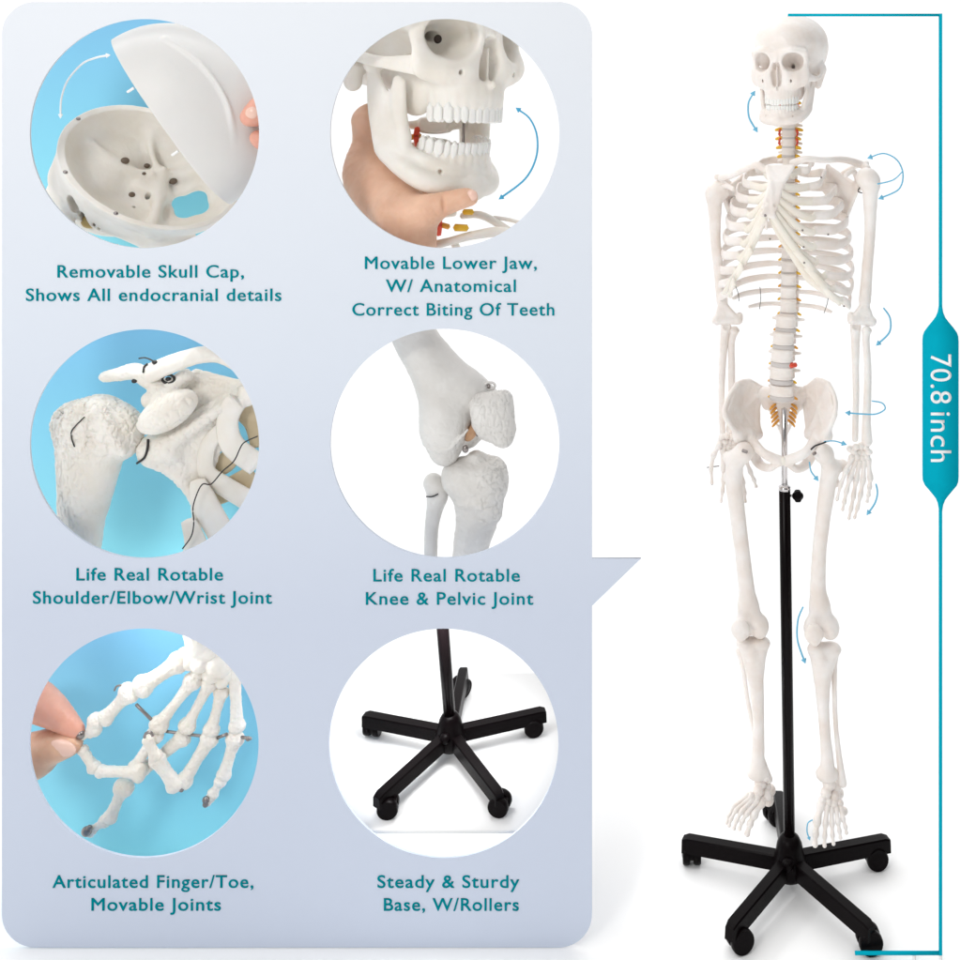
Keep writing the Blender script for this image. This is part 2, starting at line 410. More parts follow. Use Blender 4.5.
CAPH = 0.682
def text(body, px0, px1, base, caph, Y, m, parent, name="caption", extr=0.0008, off=0.012, rot=None):
    c = bpy.data.curves.new(name, 'FONT'); c.body = body; c.size = 1.0; c.offset = 0.0; c.space_character = 1.1 if rot is None else 1.06
    c.resolution_u = 6
    o = bpy.data.objects.new(name, c); col.objects.link(o)
    dg = bpy.context.evaluated_depsgraph_get(); me = bpy.data.meshes.new_from_object(o.evaluated_get(dg))
    V = np.array([v.co[:] for v in me.vertices]); Q = []
    for p in me.polygons:
        i = list(p.vertices)
        for j in range(1, len(i) - 1): Q.append([i[0], i[j], i[j + 1], i[0]])
    bpy.data.objects.remove(o); bpy.data.curves.remove(c); bpy.data.meshes.remove(me)
    k = (CAMD + Y) / FPX
    lo, hi = V[:, 0].min(), V[:, 0].max(); u = (V[:, 0] - lo) / (hi - lo); vv = V[:, 1] / CAPH
    # front face plus a little thickness
    if rot is None:
        X = CAMX + (px0 + (px1 - px0) * u - 660) * k; Z = CAMZ - (base - caph * vv - 83) * k
    else:
        X = CAMX + (base + caph * vv - 660) * k; Z = CAMZ - (px0 + (px1 - px0) * u - 83) * k
    P = np.stack([X, np.full(len(X), Y), Z], 1)
    Q = np.array(Q)
    n = np.cross(P[Q[:, 1]] - P[Q[:, 0]], P[Q[:, 2]] - P[Q[:, 0]])[:, 1]
    fl = n > 0; Q[fl] = Q[fl][:, [0, 2, 1, 0]]
    B = P.copy(); B[:, 1] += extr * 2
    ed = {}
    for a, b, c_, _ in Q:
        for e in ((a, b), (b, c_), (c_, a)):
            if (e[1], e[0]) in ed: del ed[(e[1], e[0])]
            else: ed[e] = 1
    side = [(b, a, a + len(P), b + len(P)) for a, b in ed]
    one = (np.concatenate([P, B]), np.concatenate([Q, np.array(side)]))
    if rot is None: one = joinm([(one[0] + _v((dx * k, dy, 0)), one[1]) for dx, dy in ((-.22, 0), (0, -.00006), (.22, -.00012))])
    return obj(name, one, m, parent, smooth=False)
YT = YB - TB / 2 - 0.0012
for body, a, b, base in [
    ("Removable Skull Cap,", 57.5, 243.5, 277.6), ("Shows All endocranial details", 26, 281, 301),
    ("Movable Lower Jaw,", 365, 536.5, 269), ("W/ Anatomical", 386, 515.5, 292), ("Correct Biting Of Teeth", 352.5, 554, 315.6),
    ("Life Real Rotable", 76.5, 222.5, 580.6), ("Shoulder/Elbow/Wrist Joint", 33, 271.5, 603.8),
    ("Life Real Rotable", 373.5, 519.5, 581.6), ("Knee & Pelvic Joint", 366, 533, 604.8),
    ("Articulated Finger/Toe,", 52.5, 253, 888), ("Movable Joints", 91.5, 220.5, 910.8),
    ("Steady & Sturdy", 377.5, 519, 888), ("Base, W/Rollers", 384, 518.5, 910.9)]:
    text(body, a, b, base, 12.3, YT, TEXT, board)

# ---------------------------------------------------------------- height gauge
YG = -0.2005
gx = W(940.5, 0, YG)[0]; zf = 0.0
gauge = thing("height_gauge", "tall thin teal measuring bracket with a badge reading 70.8 inch", "height gauge", (gx, YG, 0))
k = (CAMD + YG) / FPX; t = 1.5 * k
ztop = W(0, 15, YG)[2]; zbot = W(0, 953, YG)[2]
obj("upright_bar", boxm((gx, YG, (ztop + zbot) / 2), (t, t, (ztop - zbot) / 2 + t), None, 0.0004), TEAL, gauge)
xa = W(788, 0, YG)[0]; obj("top_bar", boxm(((xa + gx - t) / 2, YG, ztop), ((gx - t - xa) / 2, t * .9, t * .9)), TEAL, gauge, smooth=False)
xa = W(855, 0, YG)[0]; obj("bottom_bar", boxm(((xa + gx - t) / 2, YG, zbot), ((gx - t - xa) / 2, t * .9, t * .9)), TEAL, gauge, smooth=False)
for xx in (gx, gx - .05): obj('foot', boxm((xx, YG, (zbot - t) / 2 - .0002), (t * .9, t * .9, (zbot - t) / 2 - .0003)), WHITE, gauge, smooth=False)
half = []
for y, hw in [(306, 1.2), (312, 2.2), (317, 4.2), (322, 8), (327, 12.2), (332, 15.8), (336, 17.2), (341, 17.6), (476, 17.6), (481, 17.2), (485, 15.6), (489, 12.2), (494, 8), (499, 4.2), (504, 2.2), (510, 1.2)]:
    half.append((y, hw))
V = []
yb0, yb1 = YG - t * 1.6, YG + t * 1.6
for yy in (yb0, yb1):
    for y, hw in half:
        for s in (-1, 1): V.append((gx + s * hw * k, yy, CAMZ - (y - 83) * k))
n = len(half); Q = []
for i in range(n - 1):
    a = 2 * i; Q.append((a, a + 2, a + 3, a + 1)); b = a + 2 * n; Q.append((b, b + 1, b + 3, b + 2))
    Q.append((a, b, b + 2, a + 2)); Q.append((a + 1, a + 3, b + 3, b + 1))
obj("badge", (np.array(V), np.array(Q)), TEAL, gauge, smooth=False)
text("70.8", 354.5, 403.5, 931, 20.3, yb0 - 0.0014, WHITE, gauge, name="number", rot=1)
text("inch", 412.5, 462, 931, 20.3, yb0 - 0.0014, WHITE, gauge, name="word", rot=1)

# ---------------------------------------------------------------- curved arrows
def arrow(label, pts, Y, m=ARROW, wpx=1.1, heads=(1,), group="curved motion arrows round the skeleton", hs=3.6):
    P = [W(x, y, Y) for x, y in pts]; k = (CAMD + Y) / FPX
    o_ = thing("curved_arrow", label, "arrow", P[0], group)
    n = len(P); wpx *= .82; hs *= .8
    obj("shaft", sweep(P, wpx * k * np.linspace(0.9, 1.1, n), None, up=(0, 1, 0), seg=8), m, o_)
    S, _ = smooth_path(P, 8)
    for hd in heads:
        if hd == 0: p, d = S[0], S[0] - S[3]
        else: p, d = S[-1], S[-1] - S[-4]
        d = d / np.linalg.norm(d)
        obj("arrow_head", sweep([p - d * hs * .3 * k, p + d * hs * 1.4 * k], [hs * k, .15 * k], [1.1 * k, .12 * k], up=np.cross(d, (0, 1, 0)), seg=10, smooth=False), m, o_)
    return o_
YA = -0.09
arrow("light blue curved arrow with two heads beside the jaw of the skeleton", [(753, 94), (748.5, 103), (749, 117), (755.5, 129)], YA, heads=(0, 1))
arrow("light blue arrow looping wide round the shoulder", [(871, 157), (884, 153.5), (897, 160), (903, 174), (899, 189), (882, 197.5)], YA, wpx=.9, heads=(1, 0))
arrow("short light blue arc without heads inside the shoulder loop", [(902, 172), (893, 180), (877.5, 184)], YA, wpx=.8, heads=())
arrow("light blue curved arrow beside the elbow", [(883.5, 308), (890, 318), (889.5, 332), (879, 343)], YA)
arrow("light blue flat looping arrow round the forearm", [(872, 401), (882, 403), (885, 409), (876, 414), (862, 414), (849, 413)], YA, wpx=.9)
arrow("short light blue arrow above the hip ball joint", [(824, 441.5), (834, 441), (843, 443.5)], YA, wpx=.8)
arrow("light blue arrow curving down under the pubic bone", [(809.5, 462), (811, 471), (816, 478)], YA, wpx=.9)
arrow("light blue curved arrow beside the finger tips", [(876, 484), (877.5, 493), (875, 503), (869, 512)], YA)
arrow("tall light blue curved arrow beside the knee", [(803, 607), (798, 620), (797.5, 640), (804, 660)], YA)
arrow("tiny light blue arrow beside the hanging foot", [(812.5, 820), (808, 823), (807, 831), (809, 838)], -0.12, wpx=.8, hs=2.4)

# ---------------------------------------------------------------- rolling stand (star base)
def stand(root, O, X, Yv, Z, s, a0, pole_pts, R_tip=0.232, R_w=0.212, zl=0.037, zh=0.066, w=0.0142, mat1=BLACK, wheels=None, rp=0.0118):
    """O base centre on the ground, X/Yv/Z its unit axes, s size factor"""
    M = np.stack([X, Yv, Z], 1)
    L = lambda p: O + M @ (_v(p) * s)
    legs = []
    for i in range(5):
        a = R(a0 + 72 * i); d = np.array([cos(a), sin(a), 0]); q = np.array([-sin(a), cos(a), 0])
        S = []
        # channel-section leg: a box that drops toward the caster, chamfered tip
        for r, zt_, zb_, ww in ((0.018, zh + .004, zl + .002, w), (0.05, zh + .003, zl + .001, w), (R_tip - .012, zh - .003, zl - .004, w * .97), (R_tip, zh - .008, zl - .006, w * .8)):
            S.append((d * r + q * ww + (0, 0, zb_), d * r + q * ww * .86 + (0, 0, zt_ - .003), d * r + q * ww * .72 + (0, 0, zt_), d * r - q * ww * .72 + (0, 0, zt_), d * r - q * ww * .86 + (0, 0, zt_ - .003), d * r - q * ww + (0, 0, zb_)))
        V = np.array([L(p) for ring in S for p in ring]); Q = []
        for j in range(3):
            for m_ in range(6): m2 = (m_ + 1) % 6; Q.append((j * 6 + m_, (j + 1) * 6 + m_, (j + 1) * 6 + m2, j * 6 + m2))
        for b0 in (0, 18):
            o5 = [b0 + z for z in range(6)]
            if b0 == 0: o5 = o5[::-1]
            for z in range(1, 5): Q.append((o5[0], o5[z + 1], o5[z], o5[0]))
        leg = obj("leg", (V, np.array(Q)), mat1, root, sharp=25, origin=L(d * .02 + (0, 0, zl)))
        wr, wd = 0.0235, 0.0085
        sw = (wheels or [25, 200, 60, -30, 80])[i]; b = R(a0 + 72 * i + sw); e = np.array([cos(b), sin(b), 0]); f = np.array([-sin(b), cos(b), 0])
        c0 = d * R_w + f * 0.010
        hood = boxm((0, 0, 0), (wr * .62 * s, wr * .8 * s, wr * .45 * s), M @ np.stack([e, f, (0, 0, 1)], 1), .003 * s); hood = (hood[0] + L(c0 + (0, 0, wr * 1.15)), hood[1])
        cas = obj("caster", joinm([hood, sweep([L(d * R_w + (0, 0, wr)), L(d * R_w + (0, 0, zl + .004))], .006 * s, seg=12, smooth=False)]), mat1, leg, sharp=35)
        for sd in (-1, 1):
            p = [(0.0001, -wd), (.006, -wd - .001), (wr * .55, -wd * .95), (wr * .8, -wd * .8), (wr * .93, -wd * .9), (wr, -wd * .5), (wr, wd * .5), (wr * .93, wd * .9), (wr * .5, wd * .95), (0.0001, wd)]
            ax = M @ np.stack([f, np.array([0, 0, 1.0]), np.cross(f, (0, 0, 1.0))], 1) @ np.eye(3)
            Mw = M @ np.stack([f, (0, 0, 1.0), e], 1)     # lathe axis = e
            m_ = lathe([(r_ * s, z_ * s) for r_, z_ in p], L(c0 + e * sd * (wd + .003) + (0, 0, wr)), Mw, 28)
            # keep outward normals whatever the axis handedness
            if np.linalg.det(Mw) > 0: pass
            else: m_ = (m_[0], m_[1][:, ::-1])
            obj("wheel", m_, mat1, leg, sharp=40)
    H = [(0.0001, zl - .012), (.030, zl - .010), (.037, zl), (.037, zl + .018), (.033, zh), (.029, zh + .012), (.026, zh + .028), (.020, zh + .040), (.013, zh + .046), (.0001, zh + .047)]
    obj("hub", lathe([(a * s, b * s) for a, b in H], O, M, 40), mat1, root, sharp=50)
    nb = ell(L((-.006, -.030, zh + .004)), np.full(3, .013 * s)); sd_ = Solid().add(nb)
    obj("hub_screw", sd_.mesh(.0016), mat1, root)
    return L
HB = W(789.5, 888, 0); HB[2] = 0.0
st = thing("rolling_stand", "black five-legged rolling stand with a tall black pole and steel rod carrying the skeleton", "stand", HB)
stand(st, HB, np.array([1., 0, 0]), np.array([0, 1., 0]), np.array([0, 0, 1.]), 1.0, 90, None)
pt = W(784.6, 488, 0.0)
obj("pole", sweep([HB + (0, 0, .08), pt], .0119, seg=28, smooth=False), BLACKP, st, sharp=60)
obj("collar", sweep([pt - (0, 0, .004), pt + (0, 0, .003)], .0125, seg=28, smooth=False), CHROME, st, sharp=60)
obj("inner_rod", sweep([pt - (0, 0, .02), W(784.3, 409, 0.0)], .0066, seg=24, smooth=False), CHROME, st, sharp=60)
kx = W(797.5, 496, -0.004)
kn = Solid().add(cap(kx - (0.003, 0, 0), kx + (.004, 0, 0), .0085))
for i in range(6): a = i * pi / 3; kn.add(cap(kx + (-.002, cos(a) * .0085, sin(a) * .0085), kx + (.003, cos(a) * .0085, sin(a) * .0085), .0042), .002)
knob = obj("clamp_knob", kn.mesh(.0009), BLACK, st)
obj("screw", sweep([W(789, 495.5, 0), kx], .0028, seg=12, smooth=False), CHROME, knob)
# ---------------------------------------------------------------- skull (local frame in cm: x right, -y front, z up)
def ms(p, sg): return (p[0] * sg, p[1], p[2])
def skull_solid():
    S = Solid()
    S.add(ell((0, 1.6, 3.0), (7.3, 9.0, 6.8)))
    S.add(ell((0, -2.6, 2.6), (6.0, 5.4, 5.9)), 1.5)
    S.add(ell((0, 5.4, 1.2), (6.0, 5.2, 5.2)), 1.5)
    S.add(ell((0, 2.0, -2.2), (5.4, 6.2, 2.8)), 1.5)
    for s in (-1, 1):
        S.sub(ell((s * 8.3, -4.2, 0.0), (2.3, 3.2, 4.0)), 1.6)                                 # temple hollow
        S.chain([(s * .9, -7.7, .5), (s * 3, -7.75, 1.15), (s * 5.0, -6.3, .55)], [.8, .85, .75], 1.0)     # brow
        S.chain([(s * 5.0, -6.2, .6), (s * 5.25, -5.7, -1.4), (s * 5.0, -5.9, -3.1)], [.7, .62, .9], .7)    # lateral orbit
        S.chain([(s * 5.0, -6.0, -3.1), (s * 3.6, -7.1, -3.4), (s * 2.3, -7.7, -3.3)], [1.0, 1.0, .8], .9)  # cheek
        S.chain([(s * 1.1, -7.9, .2), (s * 1.2, -8.1, -1.6), (s * 1.9, -7.8, -3.2)], [.7, .6, .7], .8)      # nasal side
    S.add(ell((0, -5.6, -3.6), (3.7, 2.7, 2.7)), 1.2)                                          # maxilla
    S.add(ell((0, -5.9, -5.3), (3.0, 2.9, 1.35)), .9)
    S.add(ell((0, -2.5, -3.0), (3.2, 4.0, 2.6)), 1.5)
    S.chain([(0, -7.9, .3), (0, -8.45, -1.0), (0, -8.75, -1.7)], [.75, .55, .42], .5)          # nasal bones
    for s in (-1, 1):
        S.add(ell((s * 4.6, -4.2, -1.7), (1.0, 2.5, 2.3)), .6); S.add(ell((s * 2.9, -3.6, -5.2), (.9, 1.5, 1.5)), .5)
        S.sub(ell((s * 3.15, -7.5, -1.05), (1.95, 3.0, 1.62), roty(s * 0.15)), .45)             # orbit
        S.sub(ell((s * 2.5, -5.6, -1.2), (1.2, 2.2, 1.1)), .4)
        S.sub(cap((s * 2.1, -5.0, -1.1), (s * 1.7, -2.2, -1.0), .42, .38), .1)                 # optic canal
        S.sub(cap((s * 3.0, -5.4, -2.3), (s * 3.3, -3.0, -2.7), .28), .1)
        S.sub(cap((s * 2.9, -9.5, -3.7), (s * 2.9, -6.5, -3.5), .18))
        S.sub(ell((s * 5.3, -3.4, -3.2), (1.5, 2.6, 2.4)), .8)                                  # infratemporal hollow
        S.chain([(s * 5.1, -5.6, -3.2), (s * 6.25, -3.4, -3.1), (s * 6.75, -1.4, -2.8), (s * 6.5, .6, -2.2)], [.75, .42, .42, .6], .35, n=(1, 0, 0), fl=1.7)   # arch
        S.chain([(s * 5.9, 1.5, -1.8), (s * 5.5, 1.3, -4.4)], [1.35, .75], .8)                 # mastoid
        S.sub(cap((s * 7.5, .3, -2.9), (s * 5.2, .2, -2.9), .42), .2)                          # ear canal
        S.chain([(s * 1.6, -3.6, -4.2), (s * 1.7, -3.0, -5.8)], [.6, .3], .3)                  # pterygoid
        S.sub(ell((s * .5, -9.0, -3.35), (.60, 2.2, 1.1), roty(s * 0.22)), .25)               # nasal aperture
        S.sub(ell((s * .3, -9.0, -2.2), (.48, 2.0, 1.15)), .25)
        S.add(ell((s * 2.6, -2.6, -4.6), (1.2, 1.5, 2.0)), .8)
    S.add(box((0.05, -7.3, -3.1), (.09, 1.0, 1.3), .05), .1)
    S.chain([(0, -8.9, -4.4), (0, -8.2, -4.5)], [.25, .3], .25)
    for i in range(15):                                                                        # alveolar arch with root bulges
        a = R(-88 + i * 176 / 14); x, y = 2.95 * sin(a), -5.3 - 3.05 * cos(a) * (1 if cos(a) > 0 else 1)
        S.add(cap((x * .97, y + .12, -4.6), (x, y + .02, -5.9), .42, .45), .28)
    return S
def arch(a, rx, ry, cy): return rx * np.sin(a), cy - ry * np.cos(a)
def teeth(upper, rx=3.0, ry=3.2, cy=-5.25, z0=-6.1, hgt=.95):
    ws = [.42, .34, .38, .36, .35, .50, .50, .45]       # half widths from the midline
    tot = sum(ws) * 2; S = Solid()
    # walk the arch by arc length
    N = 400; A = np.linspace(0, R(100), N); xs, ys = arch(A, rx, ry, cy)
    Lc = np.concatenate([[0], np.cumsum(np.hypot(np.diff(xs), np.diff(ys)))])
    sc_ = (Lc[np.searchsorted(A, R(94)) - 1]) / tot
    for s in (-1, 1):
        d = 0
        for i, wv in enumerate(ws):
            hw = wv * sc_; d += hw; a = float(np.interp(d, Lc, A)); d += hw
            x, y = arch(a, rx, ry, cy); t = np.array([s * rx * cos(a), ry * sin(a), 0]); t /= np.linalg.norm(t); nn = np.array([t[1], -t[0], 0.0])
            M = np.stack([t, np.cross((0, 0, 1.0), t), (0, 0, 1.0)], 1)
            hh = hgt * (1.0 if i < 3 else .85) * .62; th = .22 if i < 3 else (.34 if i < 5 else .46)
            zc = z0 - hh * .75 if upper else z0 + hh * .75
            S.add(box((s * x, y, zc), (hw * .99, th, hh), .17, M), .03)
            S.add(ell((s * x, y - .0, z0 + (.1 if upper else -.1)), (hw * .8, th * 1.05, .45), M), .12)
            if i >= 3:
                zz = zc - hh if upper else zc + hh
                for q in (-1, 1): S.add(ell(np.array([s * x, y, zz]) + M[:, 1] * q * th * .5, (hw * .6, th * .45, .16), M), .1)
    return S
def jaw_solid():
    S = Solid()
    for s in (-1, 1):
        A, B, C, D, E_ = [(s * 5.15, -.7, -3.3), (s * 4.9, -4.0, -3.7), (s * 4.75, -2.0, -8.0), (s * 4.3, -4.6, -8.0), (s * 4.85, -2.5, -5.0)]
        S.add(tri(A, E_, C, .28), .25); S.add(tri(B, E_, D, .26), .25); S.add(tri(E_, C, D, .33), .3)
        S.chain([A, (s * 5.0, -.95, -5.4), (s * 4.8, -1.7, -7.4), (s * 4.55, -3.0, -8.9)], [.42, .42, .42, .5], .5)
        S.add(cap((s * 4.6, -.75, -3.0), (s * 5.6, -.6, -3.0), .42, .42), .3)                  # condyle
        S.chain([(s * 4.9, -3.5, -3.7), (s * 4.8, -3.7, -5.4), (s * 4.3, -4.6, -7.4)], [.42, .45, .45], .4)       # coronoid
        pts = [(s * 4.6, -2.6, -8.6), (s * 4.45, -4.4, -9.4), (s * 3.8, -6.4, -10.1), (s * 2.3, -7.9, -10.4), (0, -8.35, -10.5)]
        S.chain(pts, [.7, .72, .72, .72, .75], .5)
        pts = [(s * 4.35, -3.2, -8.1), (s * 3.9, -4.4, -8.5), (s * 3.0, -6.4, -8.9), (s * 1.6, -7.75, -9.2), (0, -8.1, -9.3)]
        S.chain(pts, [.5, .52, .48, .46, .46], .7)
        S.sub(cap((s * 3.2, -8.2, -9.4), (s * 2.3, -6.5, -9.4), .16), .05)
    S.add(ell((0, -8.55, -10.4), (1.25, .65, .75)), .5)
    for i in range(15):
        a = R(-86 + i * 172 / 14); x, y = arch(a, 2.8, 3.0, -5.1)
        S.add(cap((x * 1.02, y, -9.0), (x, y, -8.25), .4, .38), .25)
    return S
def warp(m):
    V, Q = m; V = V.copy(); z = V[:, 2]; V[:, 2] = np.where(z < -1, -1 + (z + 1) * 1.13, np.where(z > 0, z * .91, z)); return V, Q
def warp2(m):
    V, Q = m; V = V.copy(); V[:, 2] = np.interp(V[:, 2], [-12, -6.6, -4.4, -2.7, .6, 9.8], [-12.5, -7.3, -4.8, -1.5, 2.0, 8.9]) * (w_ := np.clip((-3.2 - m[0][:, 1]) / 2.6, 0, 1)) + np.interp(m[0][:, 2], [-12, -6.6, -4.4, -2.7, .6, 9.8], [-12.5, -7.3, -4.8, -2.95, .8, 8.9]) * (1 - w_); V[:, 0] *= .95; return V, Q
SK0, SKT0, JW0, JWT0 = skull_solid().mesh(.11), teeth(True).mesh(.05), jaw_solid().mesh(.10), teeth(False, 2.85, 3.0, -5.15, -8.15, .85).mesh(.05)
SK = warp2(SK0)
SKT = warp2(SKT0)
JW = warp2(JW0)
JWT = warp2(JWT0)
def place_skull(root, pos, M, s, jaw_open, m1, m2=TOOTH, shift=(0, 0, 0)):
    """pos world of local origin; M rotation; s metres per cm"""
    cr = obj("cranium", xf(SK, M, pos, s), m1, root); obj("upper_teeth", xf(SKT, M, pos, s), m2, cr)
    hinge = _v((0, -.65, -3.1)); J = rotx(jaw_open)
    def opn(m): return ((m[0] - hinge) @ J.T + hinge + _v(shift), m[1])
    jo = obj("lower_jaw", xf(opn(JW), M, pos, s), m1, root); obj("lower_teeth", xf(opn(JWT), M, pos, s), m2, jo)
    return cr, jo

# ================================================================= the full skeleton
sk = thing("skeleton", "life-size white human skeleton model hanging on the black rolling stand", "skeleton", W(785, 440, 0.0))
YAW = R(-24)
Ms = rotz(YAW) @ rotx(R(5))
place_skull(sk, W(789.5, 60.5, 0.0), Ms, 0.0107, R(0), BONE)
FOR = mat("foramen_shade_brown", (.05, .035, .03), .7)  # dark colour painted for the shade inside a skull hole
YB0 = R(-18)
RT = np.array([cos(YB0), sin(YB0), 0]); FW = np.array([sin(YB0), -cos(YB0), 0]); UP = np.array([0, 0, 1.0])
def B(px, py, Yd=0.0): return W(px, py, Yd)
# ---- spine
spine = []
for i in range(7): spine.append((789.0 - .1 * i, 97.5 + i * 9.0, .012, 'C', i))
for i in range(12): spine.append((788.7 if i < 10 else 788.4, 160.5 + i * 13.2, .012 + .045 * sin(pi * (i + .5) / 12), 'T', i))
for i, y in enumerate((321.2, 338, 355.2, 372.5, 390)): spine.append(((785.8, 783.4, 782, 781.3, 781.8)[i], y, -.006 - .010 * sin(pi * i / 5), 'L', i))
spine = [s_ for s_ in spine if s_]
for n_, (px, py, Yd, kind, i) in enumerate(spine):
    c = W(px, py, Yd)
    nx = spine[n_ + 1] if n_ + 1 < len(spine) else (782, 405, 0, 0, 0)
    gap = PX(nx[1] - py, 0)
    if kind == 'C': rx, ry, tp = .0145, .0095, .026
    elif kind == 'T': rx, ry, tp = .0135 + .0004 * i, .0125 + .0004 * i, .030
    else: rx, ry, tp = .0222 + .0011 * i, .016 + .0004 * i, .038
    hh = gap * .5 * (.82 if kind != 'L' else .72)
    Mv = rotz(YB0); S2 = Solid()
    S2.add(ell(c, (rx * .93, ry * .93, hh * 2.6), Mv)).cut(halfspace(c + UP * hh * .95, UP)).cut(halfspace(c - UP * hh * .95, -UP))
    for sg in (-1, 1):
        S2.add(ell(c + UP * sg * hh * .78, (rx, ry, hh * .30), Mv), .003)
        S2.add(cap(c - FW * ry * .8 + RT * sg * rx * .5, c - FW * (ry + .012) + RT * sg * rx * .9, .0035), .003)
        if kind != 'C' or i > 0:
            S2.add(cap(c - FW * (ry + .006) + RT * sg * rx * .7, c - FW * (ry + .010) + RT * sg * tp * (.85 if kind == 'L' else .9) + UP * (-.003 if kind != 'L' else .0), .0040, .0028), .003)
        S2.add(cap(c - FW * (ry + .012) + RT * sg * rx * .7 + UP * hh * .9, c - FW * (ry + .013) + RT * sg * rx * .75 - UP * hh * 1.1, .0036), .003)
    S2.add(cap(c - FW * (ry + .012), c - FW * (ry + .034) - UP * (.012 if kind == 'T' else .004), .0035, .003), .003)
    vb = obj("vertebra", S2.mesh(.0015), BONE, sk)
    if not (kind == 'C' and i == 0):
        dz = gap * .5; dt_ = .0028 if kind != 'L' else .0048
        obj("disc", lathe([(.0001, -dt_), (rx * .92, -dt_), (rx * .99, -dt_ * .5), (rx * .99, dt_ * .5), (rx * .92, dt_), (.0001, dt_)], c - UP * dz * 1.0, Mv @ np.diag([1, ry / rx, 1]), 24), DISC, vb)
    for sg in (-1, 1):
        ln = {'C': random.uniform(.012, .019), 'T': .011, 'L': .010}[kind]
        a = c - UP * gap * .5 - FW * (ry * .55) + RT * sg * rx * .78
        b = a + RT * sg * ln - UP * (.003 if kind == 'C' else .004)
        kf = 1.35 if kind == 'C' else 1.0
        obj("nerve_root", sweep([a, (a + b) / 2 + UP * .0006, b], [.0026 * kf, .0031 * kf, .0018 * kf], seg=8, n=4), NERVE if (kind == 'C' or (n_ * 7 + sg) % 3) else NERVEO, vb)
        if kind == 'C' and i in (1, 2, 4, 5):
            a = c + RT * sg * (rx + .003) + UP * gap * .5 + FW * .002
            obj("artery", sweep([a, a + RT * sg * .002 - UP * gap * .5, a - UP * gap * .8], [.0018, .0030, .0018], seg=8, n=4), RED, vb)
    if kind == 'L' and i == 2: 
        sb = Solid().add(ell(c - UP * gap * .5 + RT * rx * .85 + FW * .004, (.0075, .008, .0055))).add(ell(c - UP * gap * .5 + RT * rx * 1.15 + FW * .0, (.004, .006, .005)), .003)
        obj("slipped_disc", sb.mesh(.0012), RED, vb)
# ---- sternum (front of the chest)
SD = -0.125
S = Solid()
S.add(tri(W(768, 168, SD + .03), W(792, 167, SD + .02), W(781, 186, SD + .01), .0052), .004).add(tri(W(768, 168, SD + .03), W(781, 187, SD + .01), W(771, 186, SD + .012), .0052), .004)
S.add(tri(W(771, 184, SD + .01), W(781.5, 184, SD + .01), W(773, 216, SD - .012), .0056), .005).add(tri(W(771, 184, SD + .01), W(773, 216, SD - .012), W(762.5, 214, SD - .012), .0056), .004)
for j in range(4): S.sub(cap(W(782 - 2.1 * j, 190 + 7.5 * j, SD - .01), W(780 - 2.1 * j, 190.5 + 7.5 * j, SD - .01), .003), .004); S.sub(cap(W(768.5 - 1.9 * j, 190 + 7 * j, SD - .01), W(766.5 - 1.9 * j, 190 + 7 * j, SD - .01), .003), .004)
S.chain([W(766, 216, SD - .01), W(763.5, 223, SD - .008), W(761, 230, SD - .006)], [.004, .0035, .003], .004, n=(0, 1, 0), fl=1.5)
S.chain([W(766, 216, SD - .01), W(766.5, 229, SD - .006)], [.003, .0026], .003)
ste = obj("sternum", S.mesh(.0014, .0004, .012), BONE, sk)
obj("screw", Solid().add(ell(W(765.2, 215.5, SD - .018), (.0028, .002, .0028))).mesh(.0007), STEEL, ste)
